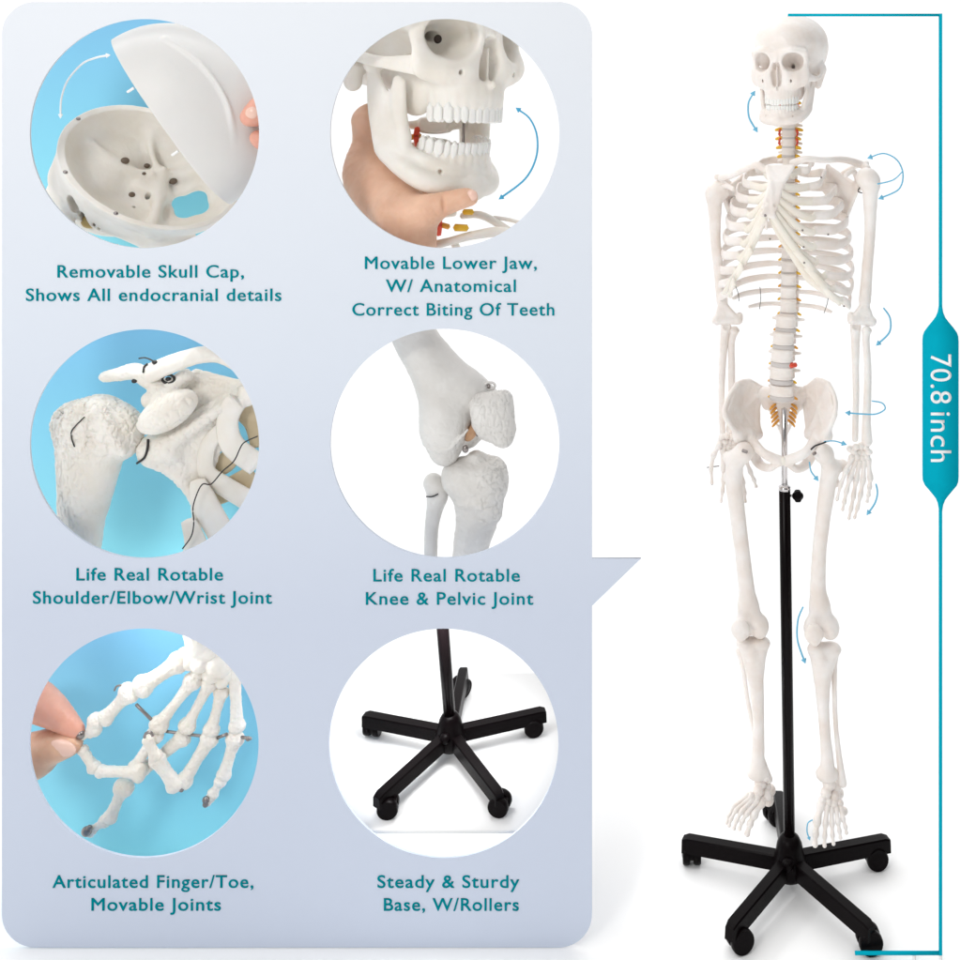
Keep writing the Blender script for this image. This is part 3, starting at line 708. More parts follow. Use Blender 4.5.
# ---- ribs and costal cartilage
aL = [.052, .080, .102, .116, .126, .132, .136, .138, .137, .132, .124, .095]
dropm = [.004, -.002, .002, .006, .011, .016, .021, .027, .032, .034, .010, .006]
dropf = [.014, .018, .018, .016, .016, .017, .018, .021, .020, .018, .014, .010]
fend = [.075, .098, .116, .128, .134, .136, .134, .126, .112, .095, 0, 0]
uendR = [.035, .058, .070, .076, .078, .079, .083, .098, .113, .127, 0, 0]
uendL = [.035, .056, .056, .058, .062, .068, .076, .086, .098, .108, 0, 0]
stL = [(768, 176), (771, 186), (769, 193), (767, 200), (765.5, 206), (764.5, 212), (764, 216)]
stR = [(790, 175), (781, 186), (779.5, 193), (778, 200), (776, 206), (774, 212), (772.5, 216)]
for i in range(12):
    sp = spine[7 + i]; c0 = W(sp[0], sp[1], sp[2])
    a = aL[i]
    for sg in (-1, 1):
        P = lambda u, f, z: c0 + RT * sg * u + FW * f - UP * z
        if i < 10:
            dm, df, fe, ue = dropm[i], dropf[i], fend[i], (uendR if sg > 0 else uendL)[i]
            pts = [P(.014, -.016, -.002), P(.40 * a, -.040, .003), P(.78 * a, -.034, dm * .40), P(.97 * a, -.004, dm * .8), P(a, .035, dm * 1.15), P(.5 * (a + ue) + .010, .5 * (.035 + fe) + .012, .5 * (dm + df) + .005), P(ue, fe, df)]
        elif i == 10: pts = [P(.016, -.016, 0), P(.045, -.036, .004), P(.078, -.028, .008), P(.102, -.004, .011), P(.112, .028, .014)]
        else: pts = [P(.018, -.014, 0), P(.042, -.026, .003), P(.066, -.024, .006), P(.088, -.012, .010)]
        n = len(pts); wd = 1.0 * np.full(n, (.0085, .0095, .0105, .0108, .0108, .0104, .0098, .0092, .0086, .0080, .0064, .0055)[i]); wd[0] = .0045; wd[1] *= .8; wd[-1] = .0085 if i < 10 else .003
        th = np.full(n, .0034); th[0] = .0036
        rb = obj("rib", sweep(pts, wd, th, up=(0, -.25, 1.0), seg=10, n=7), BONE, sk, origin=pts[0])
        if i < 10:
            e = pts[-1]; d = pts[-1] - pts[-2]; d /= np.linalg.norm(d)
            if i < 7:
                q = (stL if sg < 0 else stR)[i]; q = W(q[0], q[1], SD + (.03 if i == 0 else .012 - .004 * i))
                if i < 3: cp = [e - d * .004, (e + q) / 2 + FW * .004 - UP * (.002 + .002 * i), q]
                else:
                    mid = (e + q) / 2 + FW * .006 - UP * (.004 + .0035 * (i - 2)); cp = [e - d * .004, e + d * .008 - UP * .004, mid, q]
            else:
                j = i - 7
                q = [W(771 + sg * (24 if sg > 0 else 20), 250, SD + .004), W(772 + sg * (34 if sg > 0 else 30), 266, SD + .012), W(774 + sg * (44 if sg > 0 else 40), 281, SD + .025)][j]
                cp = [e - d * .004, e + d * .012 - UP * .006, (e + q) / 2 - UP * .006 + FW * .008, q]
            m_ = len(cp); obj("costal_cartilage", sweep(cp, np.linspace(.0085, .0075 if i > 2 else .0085, m_), np.linspace(.0036, .0042, m_), up=(0, -.2, 1), seg=10, n=7), CART, rb)
# costal margin bands joining the cartilages on both sides
for pts, ww in (([(766, 218), (757.5, 236), (749, 252), (740, 268), (731, 282), (724, 294)], [.004, .006, .008, .008, .008, .006]),
                ([(770, 217), (779, 234), (790, 250), (801, 266), (812, 281), (836, 298)], [.004, .006, .008, .009, .009, .006])):
    P = [W(x, y, SD - .004 + .012 * i) for i, (x, y) in enumerate(pts)]
    obj("costal_margin", sweep(P, ww, np.array(ww) * .38, up=(1, 0, .6), seg=12), CART, sk)
WLR = [o_ for o_ in bpy.data.objects if o_.name.split('.')[0] in ('rib', 'costal_cartilage', 'costal_margin')]
# hanging wires on the lowest ribs and screws
for a, b in (((735.5, 286), (739, 301)), ((760, 287), (759.5, 309)), ((828.5, 294), (824, 313)), ):
    obj("wire_gap_crack", sweep([W(*a, -.03), W((a[0] + b[0]) / 2 + 1, (a[1] + b[1]) / 2, -.035), W(*b, -.03)], .0007, seg=6, n=3), WIRE_GAP, sk)
for x, y, d_ in ((770.2, 238, -.05), (802, 229.5, -.10), (803.5, 248, -.10), (821, 178, -.05), (842, 308, -.03), (828, 234.5, -.08), (805, 263, -.12)):
    RV = np.concatenate([np.array([v.co[:] for v in o_.data.vertices]) + WLOC[o_.name] for o_ in WLR])
    tx, ty = toscreen(RV)
    i_ = np.argmin(np.hypot(tx - x, ty - y) + (RV[:, 1] + .1) * 20); obj("screw", Solid().add(ell(RV[i_] - (0, .0006, 0), (.0022, .0022, .0022))).mesh(.0007), STEEL, sk)
# ---- shoulder girdle
S = Solid(); S.chain([W(793, 163, -.075), W(806, 159, -.085), W(824, 160, -.07), (W(843, 159.5, -.035)), W(860, 164, -.01), W(867, 168, -.02)], [.0080, .0068, .0062, .0068, .0080, .0075], .004); obj("clavicle", S.mesh(.0013), BONE, sk)
S = Solid(); S.chain([W(765, 169, -.08), W(756, 165, -.075), W(745, 169, -.05), W(733, 175, -.01), W(721, 178, .02)], [.0080, .0068, .0062, .0066, .0076], .004); obj("clavicle", S.mesh(.0013), BONE, sk)
def scapula(q, dep, acro, cora, side):
    S = Solid(); A, G, I, Mx = [W(x, y, d) for (x, y), d in zip(q, dep)]
    S.add(tri(A, G, I, .0034), .003).add(tri(A, Mx, I, .0032), .003)
    S.chain([A, Mx, I], [.0035, .003, .0045], .004); S.chain([G, I], [.0055, .0045], .004)
    S.chain([Mx, (Mx + acro[0]) / 2 + (0, .012, .004), acro[0], acro[1]], [.0035, .0045, .006, .0065], .004)
    S.add(ell(G, (.008, .008, .014)), .006)
    S.chain([G + (0, 0, .012), cora[0], cora[1]], [.006, .0055, .005], .005)
    return obj("scapula", S.mesh(.0015, .0005, .01), BONE, sk)
scapula([(828, 166), (858, 186), (846, 217), (824, 190)], (.03, -.01, .055, .075), [W(858, 165, .02), W(866, 163.5, -.005)], [W(853, 171, -.035), W(846, 175, -.055)], 1)
scapula([(742, 176), (722, 192), (733, 222), (748, 200)], (.085, .045, .09, .11), [W(722, 178, .055), W(717, 177, .035)], [W(727, 186, .0), W(733, 189, -.02)], -1)
obj("joint_wire", sweep([W(861, 186, -.02), W(858, 191, -.025), W(862, 193, -.02)], .0012, seg=6), WIRE_GAP, sk)
obj("screw", Solid().add(ell(W(875.5, 174, -.05), (.002, .002, .002))).mesh(.0007), STEEL, sk)

# ---- long bones
def humerus(hd, top, mid, low, m_, l_, dep, side):
    S = Solid()
    S.add(ell(W(*hd, dep), (.0225, .021, .0215)))
    S.chain([W(*top, dep - .004), W((top[0] + mid[0]) / 2, (top[1] + mid[1]) / 2, dep), W(*mid, dep), W((low[0] + mid[0]) / 2, (low[1] + mid[1]) / 2, dep), W(*low, dep)], [.0185, .0130, .0108, .0108, .0125], .012)
    S.add(ell(W(top[0] + side * 3.2, top[1] + 1, dep - .006), (.011, .015, .016)), .008)
    S.add(tri(W(low[0], low[1] + 2, dep), W(*m_, dep), W(*l_, dep), .0062), .006); ep = m_ if side > 0 else l_; S.add(ell(W(ep[0] - side * 1.5, ep[1] - 4, dep + .004), (.0075, .0075, .0085)), .004)
    S.chain([W(*m_, dep), W(*l_, dep)], [.0088, .0088], .005)
    S.add(ell(W(*m_, dep), (.0100, .0095, .0090)), .003); S.add(ell(W(*l_, dep), (.0095, .0095, .0090)), .003)
    S.sub(ell(W((m_[0] + l_[0]) / 2, m_[1] - 5, dep - .013), (.009, .007, .007)), .004)
    return obj("humerus", S.mesh(.0015, .0006, .012), BONE, sk)
humerus((867, 178), (870.5, 183), (870, 232), (865, 300), (852.5, 320), (871.5, 321.5), -.055, 1)
humerus((720, 190), (714.5, 194), (715.5, 240), (722, 300), (716.5, 320.5), (738, 320), .045, -1)
def forearm(u, r, dep):
    S = Solid(); P = [W(x, y, dep + d) for x, y, d in u]; S.chain(P, [.0115, .0092, .0072, .0064, .0064, .0062], .007)
    S.sub(ell(P[0] + (0, -.013, .004), (.012, .010, .008)), .003)
    obj("ulna", S.mesh(.0014, .0004, .012), BONE, sk)
    S = Solid(); P = [W(x, y, dep + d) for x, y, d in r]; S.chain(P, [.0095, .0070, .0074, .0076, .0088, .0112], .006); S.add(ell(P[0], (.0105, .010, .0052)), .003)
    obj("radius", S.mesh(.0014, .0004, .012), BONE, sk)
forearm([(855.5, 327, .008), (855.5, 338, .006), (855.5, 365, 0), (856, 395, 0), (855.5, 420, 0), (855, 439, 0)],
        [(866.5, 330.5, -.004), (866, 340, -.004), (867.6, 365, -.006), (867.5, 395, -.006), (866.5, 422, -.004), (867, 441, 0)], -.055)
forearm([(726, 327, .008), (724.5, 338, .006), (722.5, 365, 0), (721.5, 395, 0), (722, 418, 0), (722.5, 432, 0)],
        [(734.5, 330.5, .006), (731.5, 342, .004), (731.6, 365, .004), (731.8, 395, .004), (731.5, 418, .004), (731, 430, .004)], .045)
def boneseg(a, b, ra, rm, rb):
    S = Solid(); a, b = _v(a), _v(b); m_ = (a + b) / 2
    S.chain([a, a * .72 + b * .28, m_, a * .28 + b * .72, b], [ra, rm * 1.12, rm, rm * 1.1, rb], ra * .8)
    return S
def finger(root, pts, rads, name="finger", matl=BONE, h=.0012, split=0.06):
    """pts joints; returns one mesh of phalanges with visible gaps"""
    ms_ = []
    for i in range(len(pts) - 1):
        a, b = _v(pts[i]), _v(pts[i + 1]); r0, r1 = rads[i], rads[i + 1]
        d = b - a; S = boneseg(a + d * split, b - d * split, r0, min(r0, r1) * .68, r1); ms_.append(S.mesh(h))
    return obj(name, joinm(ms_), matl, root, origin=pts[0])
def hand(carp, fingers, dep, cr=.0072):
    c0 = W(*carp[0], dep)
    S = Solid()
    for (x, y) in carp: S.add(ell(W(x, y, dep + random.uniform(-.003, .003)), (cr * random.uniform(.9, 1.15), cr, cr * random.uniform(.85, 1.05)), roty(random.uniform(-.5, .5))), .0004)
    S.add(ell(np.mean([W(x, y, dep + .004) for x, y in carp], axis=0), (cr * 1.9, cr * .8, cr * 1.3)), .0005)
    hb = obj("hand", S.mesh(.001), BONE, sk)
    for f in fingers:
        P = [W(x, y, dep + d) for x, y, d in f]; n = len(P)
        rr = [.0074, .0066, .0056, .0048, .0036][:n] if n == 5 else [.0074, .0064, .0052, .0038]
        fo = finger(hb, P, rr)
        obj("screw", Solid().add(ell(P[-1] - (0, .001, 0), (.002, .002, .002))).mesh(.0007), STEEL, fo)
hand([(856, 447), (861, 446), (866, 447), (854, 452), (859, 452.5), (864, 453), (869, 452), (850.5, 449), (857, 457), (862, 457.5), (867, 457)],
     [[(852, 457, -.004), (846, 471, -.010), (840.5, 485, -.012), (837, 500, -.012)],
      [(856, 459, 0), (850, 478, -.006), (846.5, 491, -.010), (844.3, 502, -.010), (842.5, 510, -.010)],
      [(860, 460, 0), (856, 480, 0), (853.5, 496, -.004), (851, 509, -.004), (848.8, 519, -.004)],
      [(864, 460, 0), (863, 480, 0), (860.5, 495, -.002), (857.5, 508, -.002), (854.5, 518, -.002)],
      [(868, 459, 0), (870.3, 478, 0), (869.5, 487, 0), (868.5, 495, 0), (867, 502, 0)]], -.055)
hand([(722, 437), (727, 436), (732, 437), (737, 439), (720, 442), (725, 442.5), (730, 442.5), (735, 443), (724, 447), (729, 447.5), (734, 447)],
     [[(719, 445, -.01), (713.5, 455, -.014), (711, 468, -.014), (712, 484, -.012)],
      [(723, 449, -.004), (723.5, 468, -.004), (723.5, 480, -.004), (722.5, 491, -.004), (721, 502, -.004)],
      [(728, 449, 0), (729, 470, 0), (730.5, 484, .0), (732, 495, 0), (733, 505, 0)],
      [(733, 449, .0), (740, 469, .01), (743, 482, .01), (744.6, 493, .01), (745.4, 502, .01)],
      [(737, 446, .0), (745.5, 459, .01), (750.5, 472, .01), (754, 480, .01), (756.3, 487, .01)]], .0)
obj("joint_wire", sweep([W(707, 467.5, -.015), W(719, 466, -.015)], .0011, seg=6, smooth=False), STEEL, sk)
# ---- pelvis
def hip(o):
    S = Solid(); d = o
    T = lambda a, b, c, t, k=.006: S.add(tri(d[a], d[b], d[c], t), k)
    T('B', 'C', 'X', .0036); T('C', 'D', 'X', .0036); T('D', 'E', 'X', .0038); T('E', 'G', 'X', .0042); T('G', 'I', 'X', .0045); T('B', 'X', 'J', .004); T('X', 'I', 'J', .0045)
    S.chain([d['J'], d['B'], d['A'], d['C'], d['D'], d['E']], [.005, .0046, .0046, .0052, .0052, .0052], .005)
    S.chain([d['E'], d['G'], d['I']], [.006, .0065, .008], .006)
    S.add(cap(d['J'], d['I'], .013, .011), .010)                                      # socket block
    S.chain([(d['J'] + d['I']) / 2, d['P1'], d['P']], [.012, .0090, .0110], .007)     # upper pubic ramus
    S.chain([(d['J'] + d['I']) / 2 + (0, .01, -.006), d['S'], d['S2'], d['P']], [.012, .0105, .0075, .0075], .006)
    S.sub(ell(d['H'], (.019, .019, .019)), .003)
    return obj("hip_bone", S.mesh(.0015, .0006, .014), BONE, sk)
hl = dict(A=W(726.5, 402, -.035), B=W(725.5, 417, -.05), C=W(737, 385, .0), D=W(749, 381.5, .03), E=W(763.5, 390, .05), G=W(757, 405, .05), X=W(741, 410, .02), I=W(757, 434, .02), J=W(739, 437, -.03),
          P1=W(762, 452, -.055), P=W(779, 461, -.062), S=W(757, 461, .0), S2=W(769, 468, -.035), H=W(739, 450, -.052))
hip(hl)
hr = dict(A=W(835, 399, -.075), B=W(834.5, 415, -.08), C=W(828, 384.5, -.045), D=W(817, 380.5, -.0), E=W(806, 389, .035), G=W(806, 403, .04), X=W(820, 408, -.03), I=W(810, 434, -.01), J=W(826, 436, -.065),
          P1=W(806, 452, -.07), P=W(787, 461, -.062), S=W(808.5, 461, -.02), S2=W(797, 469, -.045), H=W(826, 452, -.085))
hip(hr)
S = Solid().add(ell(W(783, 461, -.066), (.008, .007, .009))); obj("pubic_disc", S.mesh(.0014), CART, sk)
S = Solid()
S.add(tri(W(765, 393, .035), W(804, 393, .03), W(784, 432, .065), .009), .006)
S.add(ell(W(782.5, 397, .012), (.026, .018, .012)), .008)
for sg in (-1, 1):
    S.chain([W(783 + sg * 8, 394, .02), W(783 + sg * 19, 393, .038), W(783 + sg * 17, 406, .05)], [.011, .012, .008], .008)
    for j in range(4): S.sub(cap(W(783.5 + sg * (8.5 - j * 1.2), 404 + j * 6.5, .01), W(783.5 + sg * (8.5 - j * 1.2), 404 + j * 6.5, .08), .0028), .001)
S.chain([W(784, 428, .06), W(784, 438, .058), W(784.5, 445, .048)], [.008, .006, .0035], .004)
sac = obj("sacrum", S.mesh(.0014, .0005, .01), BONE, sk)
for sg in (-1, 1):
    for j in range(5):
        a = W(783.5 + sg * (8.2 - j * .9), 404 + j * 4.0, .035); b = W(783.5 + sg * (13.5 - j * .6), 409.5 + j * 4.3, .022 + .002 * j)
        obj("nerve_root", sweep([a, (a + b) / 2 + (sg * .002, -.006, .001), b], [.0024, .0030, .0018], seg=8, n=4), NERVEO, sac)
obj("bolt", sweep([W(742.5, 450.5, -.075), W(747, 452, -.08)], .0035, seg=10, smooth=False), STEEL, sk, sharp=40)
obj("joint_wire", sweep([W(811, 449.5, -.105), W(815, 446, -.108), W(819, 444.5, -.105), W(826, 442, -.10)], .0018, seg=6), WIRE_GAP, sk)
# ---- femur, kneecap, shin
def femur(head, neck, gt, shaft, rs, mc, lc, dep, side):
    S = Solid()
    S.add(ell(W(*head, dep), (.0205, .0205, .0205)))
    S.add(cap(W(*head, dep), W(*neck, dep + .004), .0125, .015), .008)
    S.chain([W(*neck, dep + .006), W(*gt, dep + .016)], [.014, .0115], .007)
    P = [W(x, y, dep + .004) for x, y in shaft]; S.chain([W(*neck, dep + .004)] + P, [.016] + rs, .012)
    S.add(ell(W(shaft[0][0] - side * 7, shaft[0][1] + 2, dep + .02), (.008, .008, .011)), .008)
    S.add(tri(P[-1], W(*mc, dep), W(*lc, dep), .016), .014)
    for q in (mc, lc): S.add(ell(W(*q, dep + .006), (.0195, .028, .0235)), .008)
    S.sub(ell(W((mc[0] + lc[0]) / 2, mc[1] + 12, dep), (.005, .03, .008)), .006)
    S.sub(cap(W((mc[0] + lc[0]) / 2, mc[1] - 12, dep - .032), W((mc[0] + lc[0]) / 2, mc[1] + 12, dep - .034), .010), .008)
    return obj("femur", S.mesh(.0016, .0006, .016), BONE, sk)
femur((744, 452), (737, 458), (728, 457), [(733.5, 475), (737, 510), (742, 550), (746.5, 588), (748, 604)], [.0182, .0162, .0152, .0162, .0195], (759, 626), (743, 626), -.045, 1)
femur((824, 454), (831, 468), (842.5, 465), [(828.5, 480), (823.5, 515), (819.5, 550), (818, 585), (819.5, 604)], [.0175, .0150, .0142, .0158, .0190], (829.5, 627), (813.5, 628), -.06, -1)
obj("bolt", sweep([W(815.5, 453, -.085), W(813.5, 454, -.09)], .0032, seg=10, smooth=False), STEEL, sk, sharp=40)
for x, y, d_ in ((740.5, 629.5, -.082), (814, 634, -.098)):
    S = Solid().add(ell(W(x, y, d_), (.0195, .010, .0195))).add(ell(W(x + .4, y + 6, d_), (.010, .008, .012)), .006); obj("kneecap", S.mesh(.0014, .0007, .007), BONE, sk)
def shin(tp, ti, tr, fi, fr, dep, tub):
    S = Solid(); (mx, my), (lx, ly) = tp
    for x, y in tp: S.add(ell(W(x, y, dep + .004), (.0185, .021, .0105)), .008)
    P = [W(x, y, dep + d) for x, y, d in ti]; S.add(tri(W(mx, my + 2, dep), W(lx, ly + 2, dep), P[1], .011), .012); S.chain(P, tr, .014)
    S.add(ell(W(*tub, dep - .016), (.009, .008, .012)), .008)
    S.add(cap(W(ti[-1][0] - 5, ti[-1][1] + 0, dep + .002), W(ti[-1][0] + 5, ti[-1][1] + 0, dep + .002), .0135, .0125), .008)
    obj("tibia", S.mesh(.0015, .0006, .016), BONE, sk)
    S = Solid(); P = [W(x, y, dep + d) for x, y, d in fi]; S.chain(P, fr, .006); obj("fibula", S.mesh(.0014, .0004, .012), BONE, sk)
shin(((745, 643), (761, 642.5)), [(754, 652, .002), (755, 672, 0), (757.5, 700, 0), (758.5, 730, 0), (758, 756, 0), (758, 772, 0)], [.0235, .0175, .0128, .0112, .0135, .0165],
     [(740, 651, .03), (743, 668, .03), (747.5, 700, .026), (755, 735, .02), (763, 762, .012), (768.5, 779, .008)], [.0088, .0050, .0046, .0046, .0062, .0085], -.045, (752, 655))
shin(((816.5, 649), (832, 648.5)), [(823, 657, .002), (822.5, 678, 0), (823, 705, 0), (825, 733, 0), (827, 757, 0), (827.5, 774, 0)], [.0235, .0172, .0120, .0108, .0130, .0160],
     [(835.5, 651, .012), (834.5, 665, .010), (834.5, 695, .008), (836, 728, .006), (839.5, 760, .004), (842.5, 783, .002)], [.0092, .0055, .0050, .0048, .0062, .0088], -.06, (821, 661))
# ---- feet
def foot(tars, rays, dep0, nm):
    S = Solid()
    for x, y, d_, r in tars: S.add(ell(W(x, y, d_), (r, r * 1.15, r * .95)), .0018)
    fb = obj("foot", S.mesh(.0012, .0006, .006), BONE, sk)
    for P_, r in rays:
        P = [W(*p) for p in P_]; rr = [r * 1.65, r * 1.5, r * 1.25, r * 1.05][:len(P)]
        finger(fb, P, rr, "toe", split=.05)
foot([(760, 783, -.04, .0125), (766, 786, -.03, .011), (758, 791, -.055, .011), (766, 795, -.045, .0115), (750.5, 796, -.068, .008), (756.5, 798, -.066, .008), (762, 801, -.06, .0085), (768, 800, -.015, .012), (770, 790, -.0, .012), (765, 776, -.045, .010)],
     [([(761, 803, -.066), (754, 815, -.085), (750, 824, -.095), (747, 834, -.100)], .0060),
      ([(757, 800, -.07), (746.5, 814, -.088), (742, 822, -.096), (739.5, 829, -.10)], .0042),
      ([(753, 798, -.07), (741, 812, -.088), (736.5, 821, -.096), (733.8, 829, -.10)], .0040),
      ([(750, 797, -.07), (736, 810, -.086), (731, 819, -.094), (729, 826, -.098)], .0038),
      ([(748, 795, -.068), (733, 807, -.082), (728.5, 816, -.090), (726.5, 823, -.094)], .0038)], 0, 'l')
foot([(829, 784, -.058, .013), (835, 787, -.05, .0115), (826, 793, -.07, .011), (834, 797, -.066, .011), (822.5, 800, -.08, .008), (828, 802, -.08, .008), (833.5, 803.5, -.078, .0085), (839.5, 803, -.072, .008), (844, 811, -.06, .008), (838, 793, -.02, .012), (840, 781, -.045, .009)],
     [([(821.5, 804, -.085), (817, 822, -.105), (815.5, 834, -.115), (815, 845, -.12)], .0058),
      ([(827, 806, -.086), (825.5, 824, -.105), (824.8, 836, -.113), (824.5, 846, -.118)], .0042),
      ([(831.5, 808, -.084), (832, 824, -.103), (832.5, 835, -.111), (833.5, 844, -.115)], .0040),
      ([(836, 808, -.082), (838, 822, -.100), (839.5, 831, -.107), (840.5, 838, -.112)], .0038),
      ([(840.5, 808, -.078), (843, 819, -.094), (845.5, 827, -.100), (846.5, 833, -.104)], .0038)], 0, 'r')
# ================================================================= models behind the six openings
KN = (CAMD + YN) / FPX
def Cx(x0, y0):
    return lambda x, y, d=0.0: W(x0 + x / 4.0, y0 + y / 4.0, YN + d * KN / 4.0)
q4 = KN / 4.0                                  # one quarter-pixel unit in metres

# ---- 1: opened skull with its cap lifted off
C1 = Cx(25, 15)
e1 = np.array([.883, 0, -.469]); nn = np.array([.315, -.74, .59]); nn -= e1 * (nn @ e1); nn /= np.linalg.norm(nn); e2 = np.cross(nn, e1) * .86
M1 = np.stack([e1, e2, nn], 1); O1 = C1(478, 628, 20) + e2 * .021; u1 = PX(10.0, YN)      # 10 px per cm
def inv(x, y, z):
    """local cm coordinates of a spot of the bowl at height z under the rim"""
    dx = (x - 478) / 40 - nn[0] * z - e2[0]; dz = -(y - 628) / 40 - nn[2] * z - e2[2]
    a, b = np.linalg.solve(np.array([[e1[0], e2[0]], [e1[2], e2[2]]]), [dx, dz]); return np.array([a, b, z])
S = Solid()
S.add(ell((0, 0, 0), (9.3, 7.5, 6.0)))
S.add(ell((-3.4, 0, -2.6), (6.1, 7.0, 4.6)), .9)
S.add(ell((-7.0, 0, -5.0), (2.6, 4.2, 2.4)), .8)
S.add(ell((-2.4, -4.6, -4.4), (5.6, 2.9, 2.2)), 1.0); S.add(ell((2.8, -4.0, -4.6), (4.6, 2.9, 1.7)), 1.0); S.add(ell((-7.2, -3.0, -4.4), (2.0, 3.0, 2.6)), .8)
S.add(ell((-4.2, -4.6, -6.4), (4.8, 2.8, 2.0)), .8)
S.chain([inv(160, 760, -4.4), inv(185, 830, -4.8), inv(260, 900, -5.0), inv(380, 935, -4.8)], [.55, .6, .6, .6], .8)
vd = np.array([0, e2[1], nn[1]]); vd /= np.linalg.norm(vd)
for (x0, y0), (x1, y1), r_, dp in (((238, 800), (252, 850), .38, 1.6), ((285, 838), (330, 882), .17, .5), ((350, 905), (415, 925), .17, .5), ((205, 745), (215, 775), .5, -.6)):
    a_, b_ = inv(x0, y0, -4.3), inv(x1, y1, -4.3)
    for t_ in np.linspace(0, 1, 4):
        c_ = a_ * (1 - t_) + b_ * t_; S.sub(cap(c_ + vd * 4 * (-1 if vd[1] > 0 else 1), c_ + vd * dp, r_), .15)
S.sub(ell((0.1, 0, .8), (8.75, 6.95, 6.1)), .1)
S.add(ell((-5.6, 0, -4.9), (3.4, 5.2, 2.2)), 1.2)           # floor of the braincase
S.add(ell((-.6, 0, -5.4), (2.4, 1.6, 1.6)), 1.2)
S.chain([inv(455, 640, -3.7), inv(415, 560, -3.2), inv(405, 480, -2.6), inv(440, 430, -1.8)], [.3, .3, .28, .2], 1.1)
S.chain([inv(455, 650, -3.8), inv(380, 640, -3.6), inv(290, 590, -3.0), inv(220, 520, -2.2)], [.3, .3, .26, .2], 1.1)
S.chain([inv(480, 650, -4.0), inv(560, 655, -4.2), inv(650, 610, -3.4), inv(720, 560, -2.2)], [.4, .5, .45, .3], 1.2)
S.chain([inv(460, 670, -4.2), inv(475, 740, -4.3), inv(505, 830, -3.2), inv(525, 870, -2.2)], [.4, .55, .5, .3], 1.2)
for x, y in ((440, 655), (478, 640)): S.add(ell(inv(x, y, -3.5), (.25, .25, .5)), .5)
fq = [inv(x, y, -5.0) for x, y in ((548, 770), (600, 765), (618, 805), (570, 810))]
for f0, r0 in zip(fq, (.95, 1.0, .95, .9)): S.sub(cap(f0 - (0, 0, 3), f0 + (0, 0, 2.6), r0), .7)
q = inv(432, 742, -4.5); S.sub(cap(q - (0, 0, 4), q + (0, 0, 2), .3), .1)
q = inv(395, 768, -4.3); S.sub(cap(q - (0, 0, 4), q + (0, 0, 2), .16), .1)
S.cut(halfspace((0, 0, 0), (0, 0, 1.0)))
bowl = xf(S.mesh(.085, .045, 1.0), M1, O1, u1)
op = thing("opened_skull", "white skull with an open braincase seen from above in the top left opening", "skull model", O1 - (0, 0, .05))
obj("cranium", bowl, BONEW, op)
L1 = lambda a, b, c: O1 + M1 @ (_v((a, b, c)) * u1)
FOR = mat("foramen_shade_tan", (.15, .11, .08), .7)  # dark colour standing in for shade in the braincase holes
for a in ((-8.9, 1.0), (-5.9, -5.6), (-1.3, 7.2), (.7, -7.1)):      # holes in the cut rim
    obj("pin_hole", lathe([(.0001, .02 * u1), (.22 * u1, .02 * u1), (.22 * u1, -.05 * u1)], L1(a[0], a[1], 0.02), M1, 16), STEEL, op)
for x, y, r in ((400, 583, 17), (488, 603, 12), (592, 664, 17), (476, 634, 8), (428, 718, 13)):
    c = snap(bowl[0], C1(x, y, 0)); obj("nerve_hole_shade", Solid().add(ell(c, (r * q4, r * q4, r * q4 * .85))).mesh(.0012), FOR, op)  # solid dark blobs on the surface paint the holes' shade
c = inv(245, 826, -4.3) + vd * 1.2; obj('orbit_plate', xf(Solid().add(ell(c, (.75, .75, .6))).mesh(.06), M1, O1, u1), mat('orbit_ochre', (.55, .40, .16), .6), op)
# cap
ca, cb = C1(352, 98, -30), C1(822, 758, -30)
cd = cb - ca; hl_ = np.linalg.norm(cd) / 2; cd /= 2 * hl_
cn = np.array([-cd[2], 0, cd[0]]);  cn = cn if cn[0] > 0 else -cn
cn = cn * cos(R(7)) + np.array([0, 1.0, 0]) * sin(R(7)); cf = np.cross(cn, cd); Mc = np.stack([cd, cf, cn], 1); Oc = (ca + cb) / 2
S = Solid(); Lh = hl_ / u1
S.add(ell((-.3, 0, 0), (Lh - .3, 4.2, 9.4))).add(ell((3.5, 0, 0), (Lh - 3.5, 4.1, 8.2)), .5).sub(ell((0, 0, 0), (Lh - .5, 3.8, 9.0))).cut(halfspace((0, 0, 0), (0, 0, -1.0)))
S.chain([(-6.6, -2.4, 4.6), (-2.5, -3.2, 6.2), (2.5, -3.3, 6.0), (6.6, -2.6, 3.6)], [.1, .12, .12, .1], .5)
cp_ = thing("skull_cap", "removed smooth white skull cap held tilted above the open braincase", "skull cap", Oc)
obj("dome", xf(S.mesh(.085, .02, 1.5), Mc, Oc, u1), mat("cap_plastic", (.76, .75, .73), .45, vscale=6, bump=.15, bscale=60, base2=(.71, .70, .685), sss=.1), cp_)
for t_ in (-.40, .34):
    p = Oc + cd * hl_ * t_ + _v((0, -1, 0)) * 3.8 * u1 * math.sqrt(max(0, 1 - t_ * t_))
    obj("peg", sweep([p + cn * .2 * u1, p - cn * .5 * u1], [.0028, .0026], seg=12, smooth=False), WHITE, cp_, sharp=50)
pf = thing("person", "finger tips of a hand holding the lifted skull cap at its outer side", "person", C1(960, 460, -110))
S = Solid().chain([C1(1030, 355, -70), C1(960, 375, -105), C1(925, 395, -125), C1(900, 408, -135)], [64 * q4, 60 * q4, 50 * q4, 36 * q4], .01); FM = S.mesh(.0016, .0005, .01)
fa = obj("forefinger", FM, SKINP, pf)
c = snap(FM[0], C1(905, 392, 0)); obj("nail", Solid().add(ell(c + (0, .004, 0), (26 * q4, 12 * q4, 24 * q4), roty(R(-20)))).mesh(.0012), NAIL, fa)
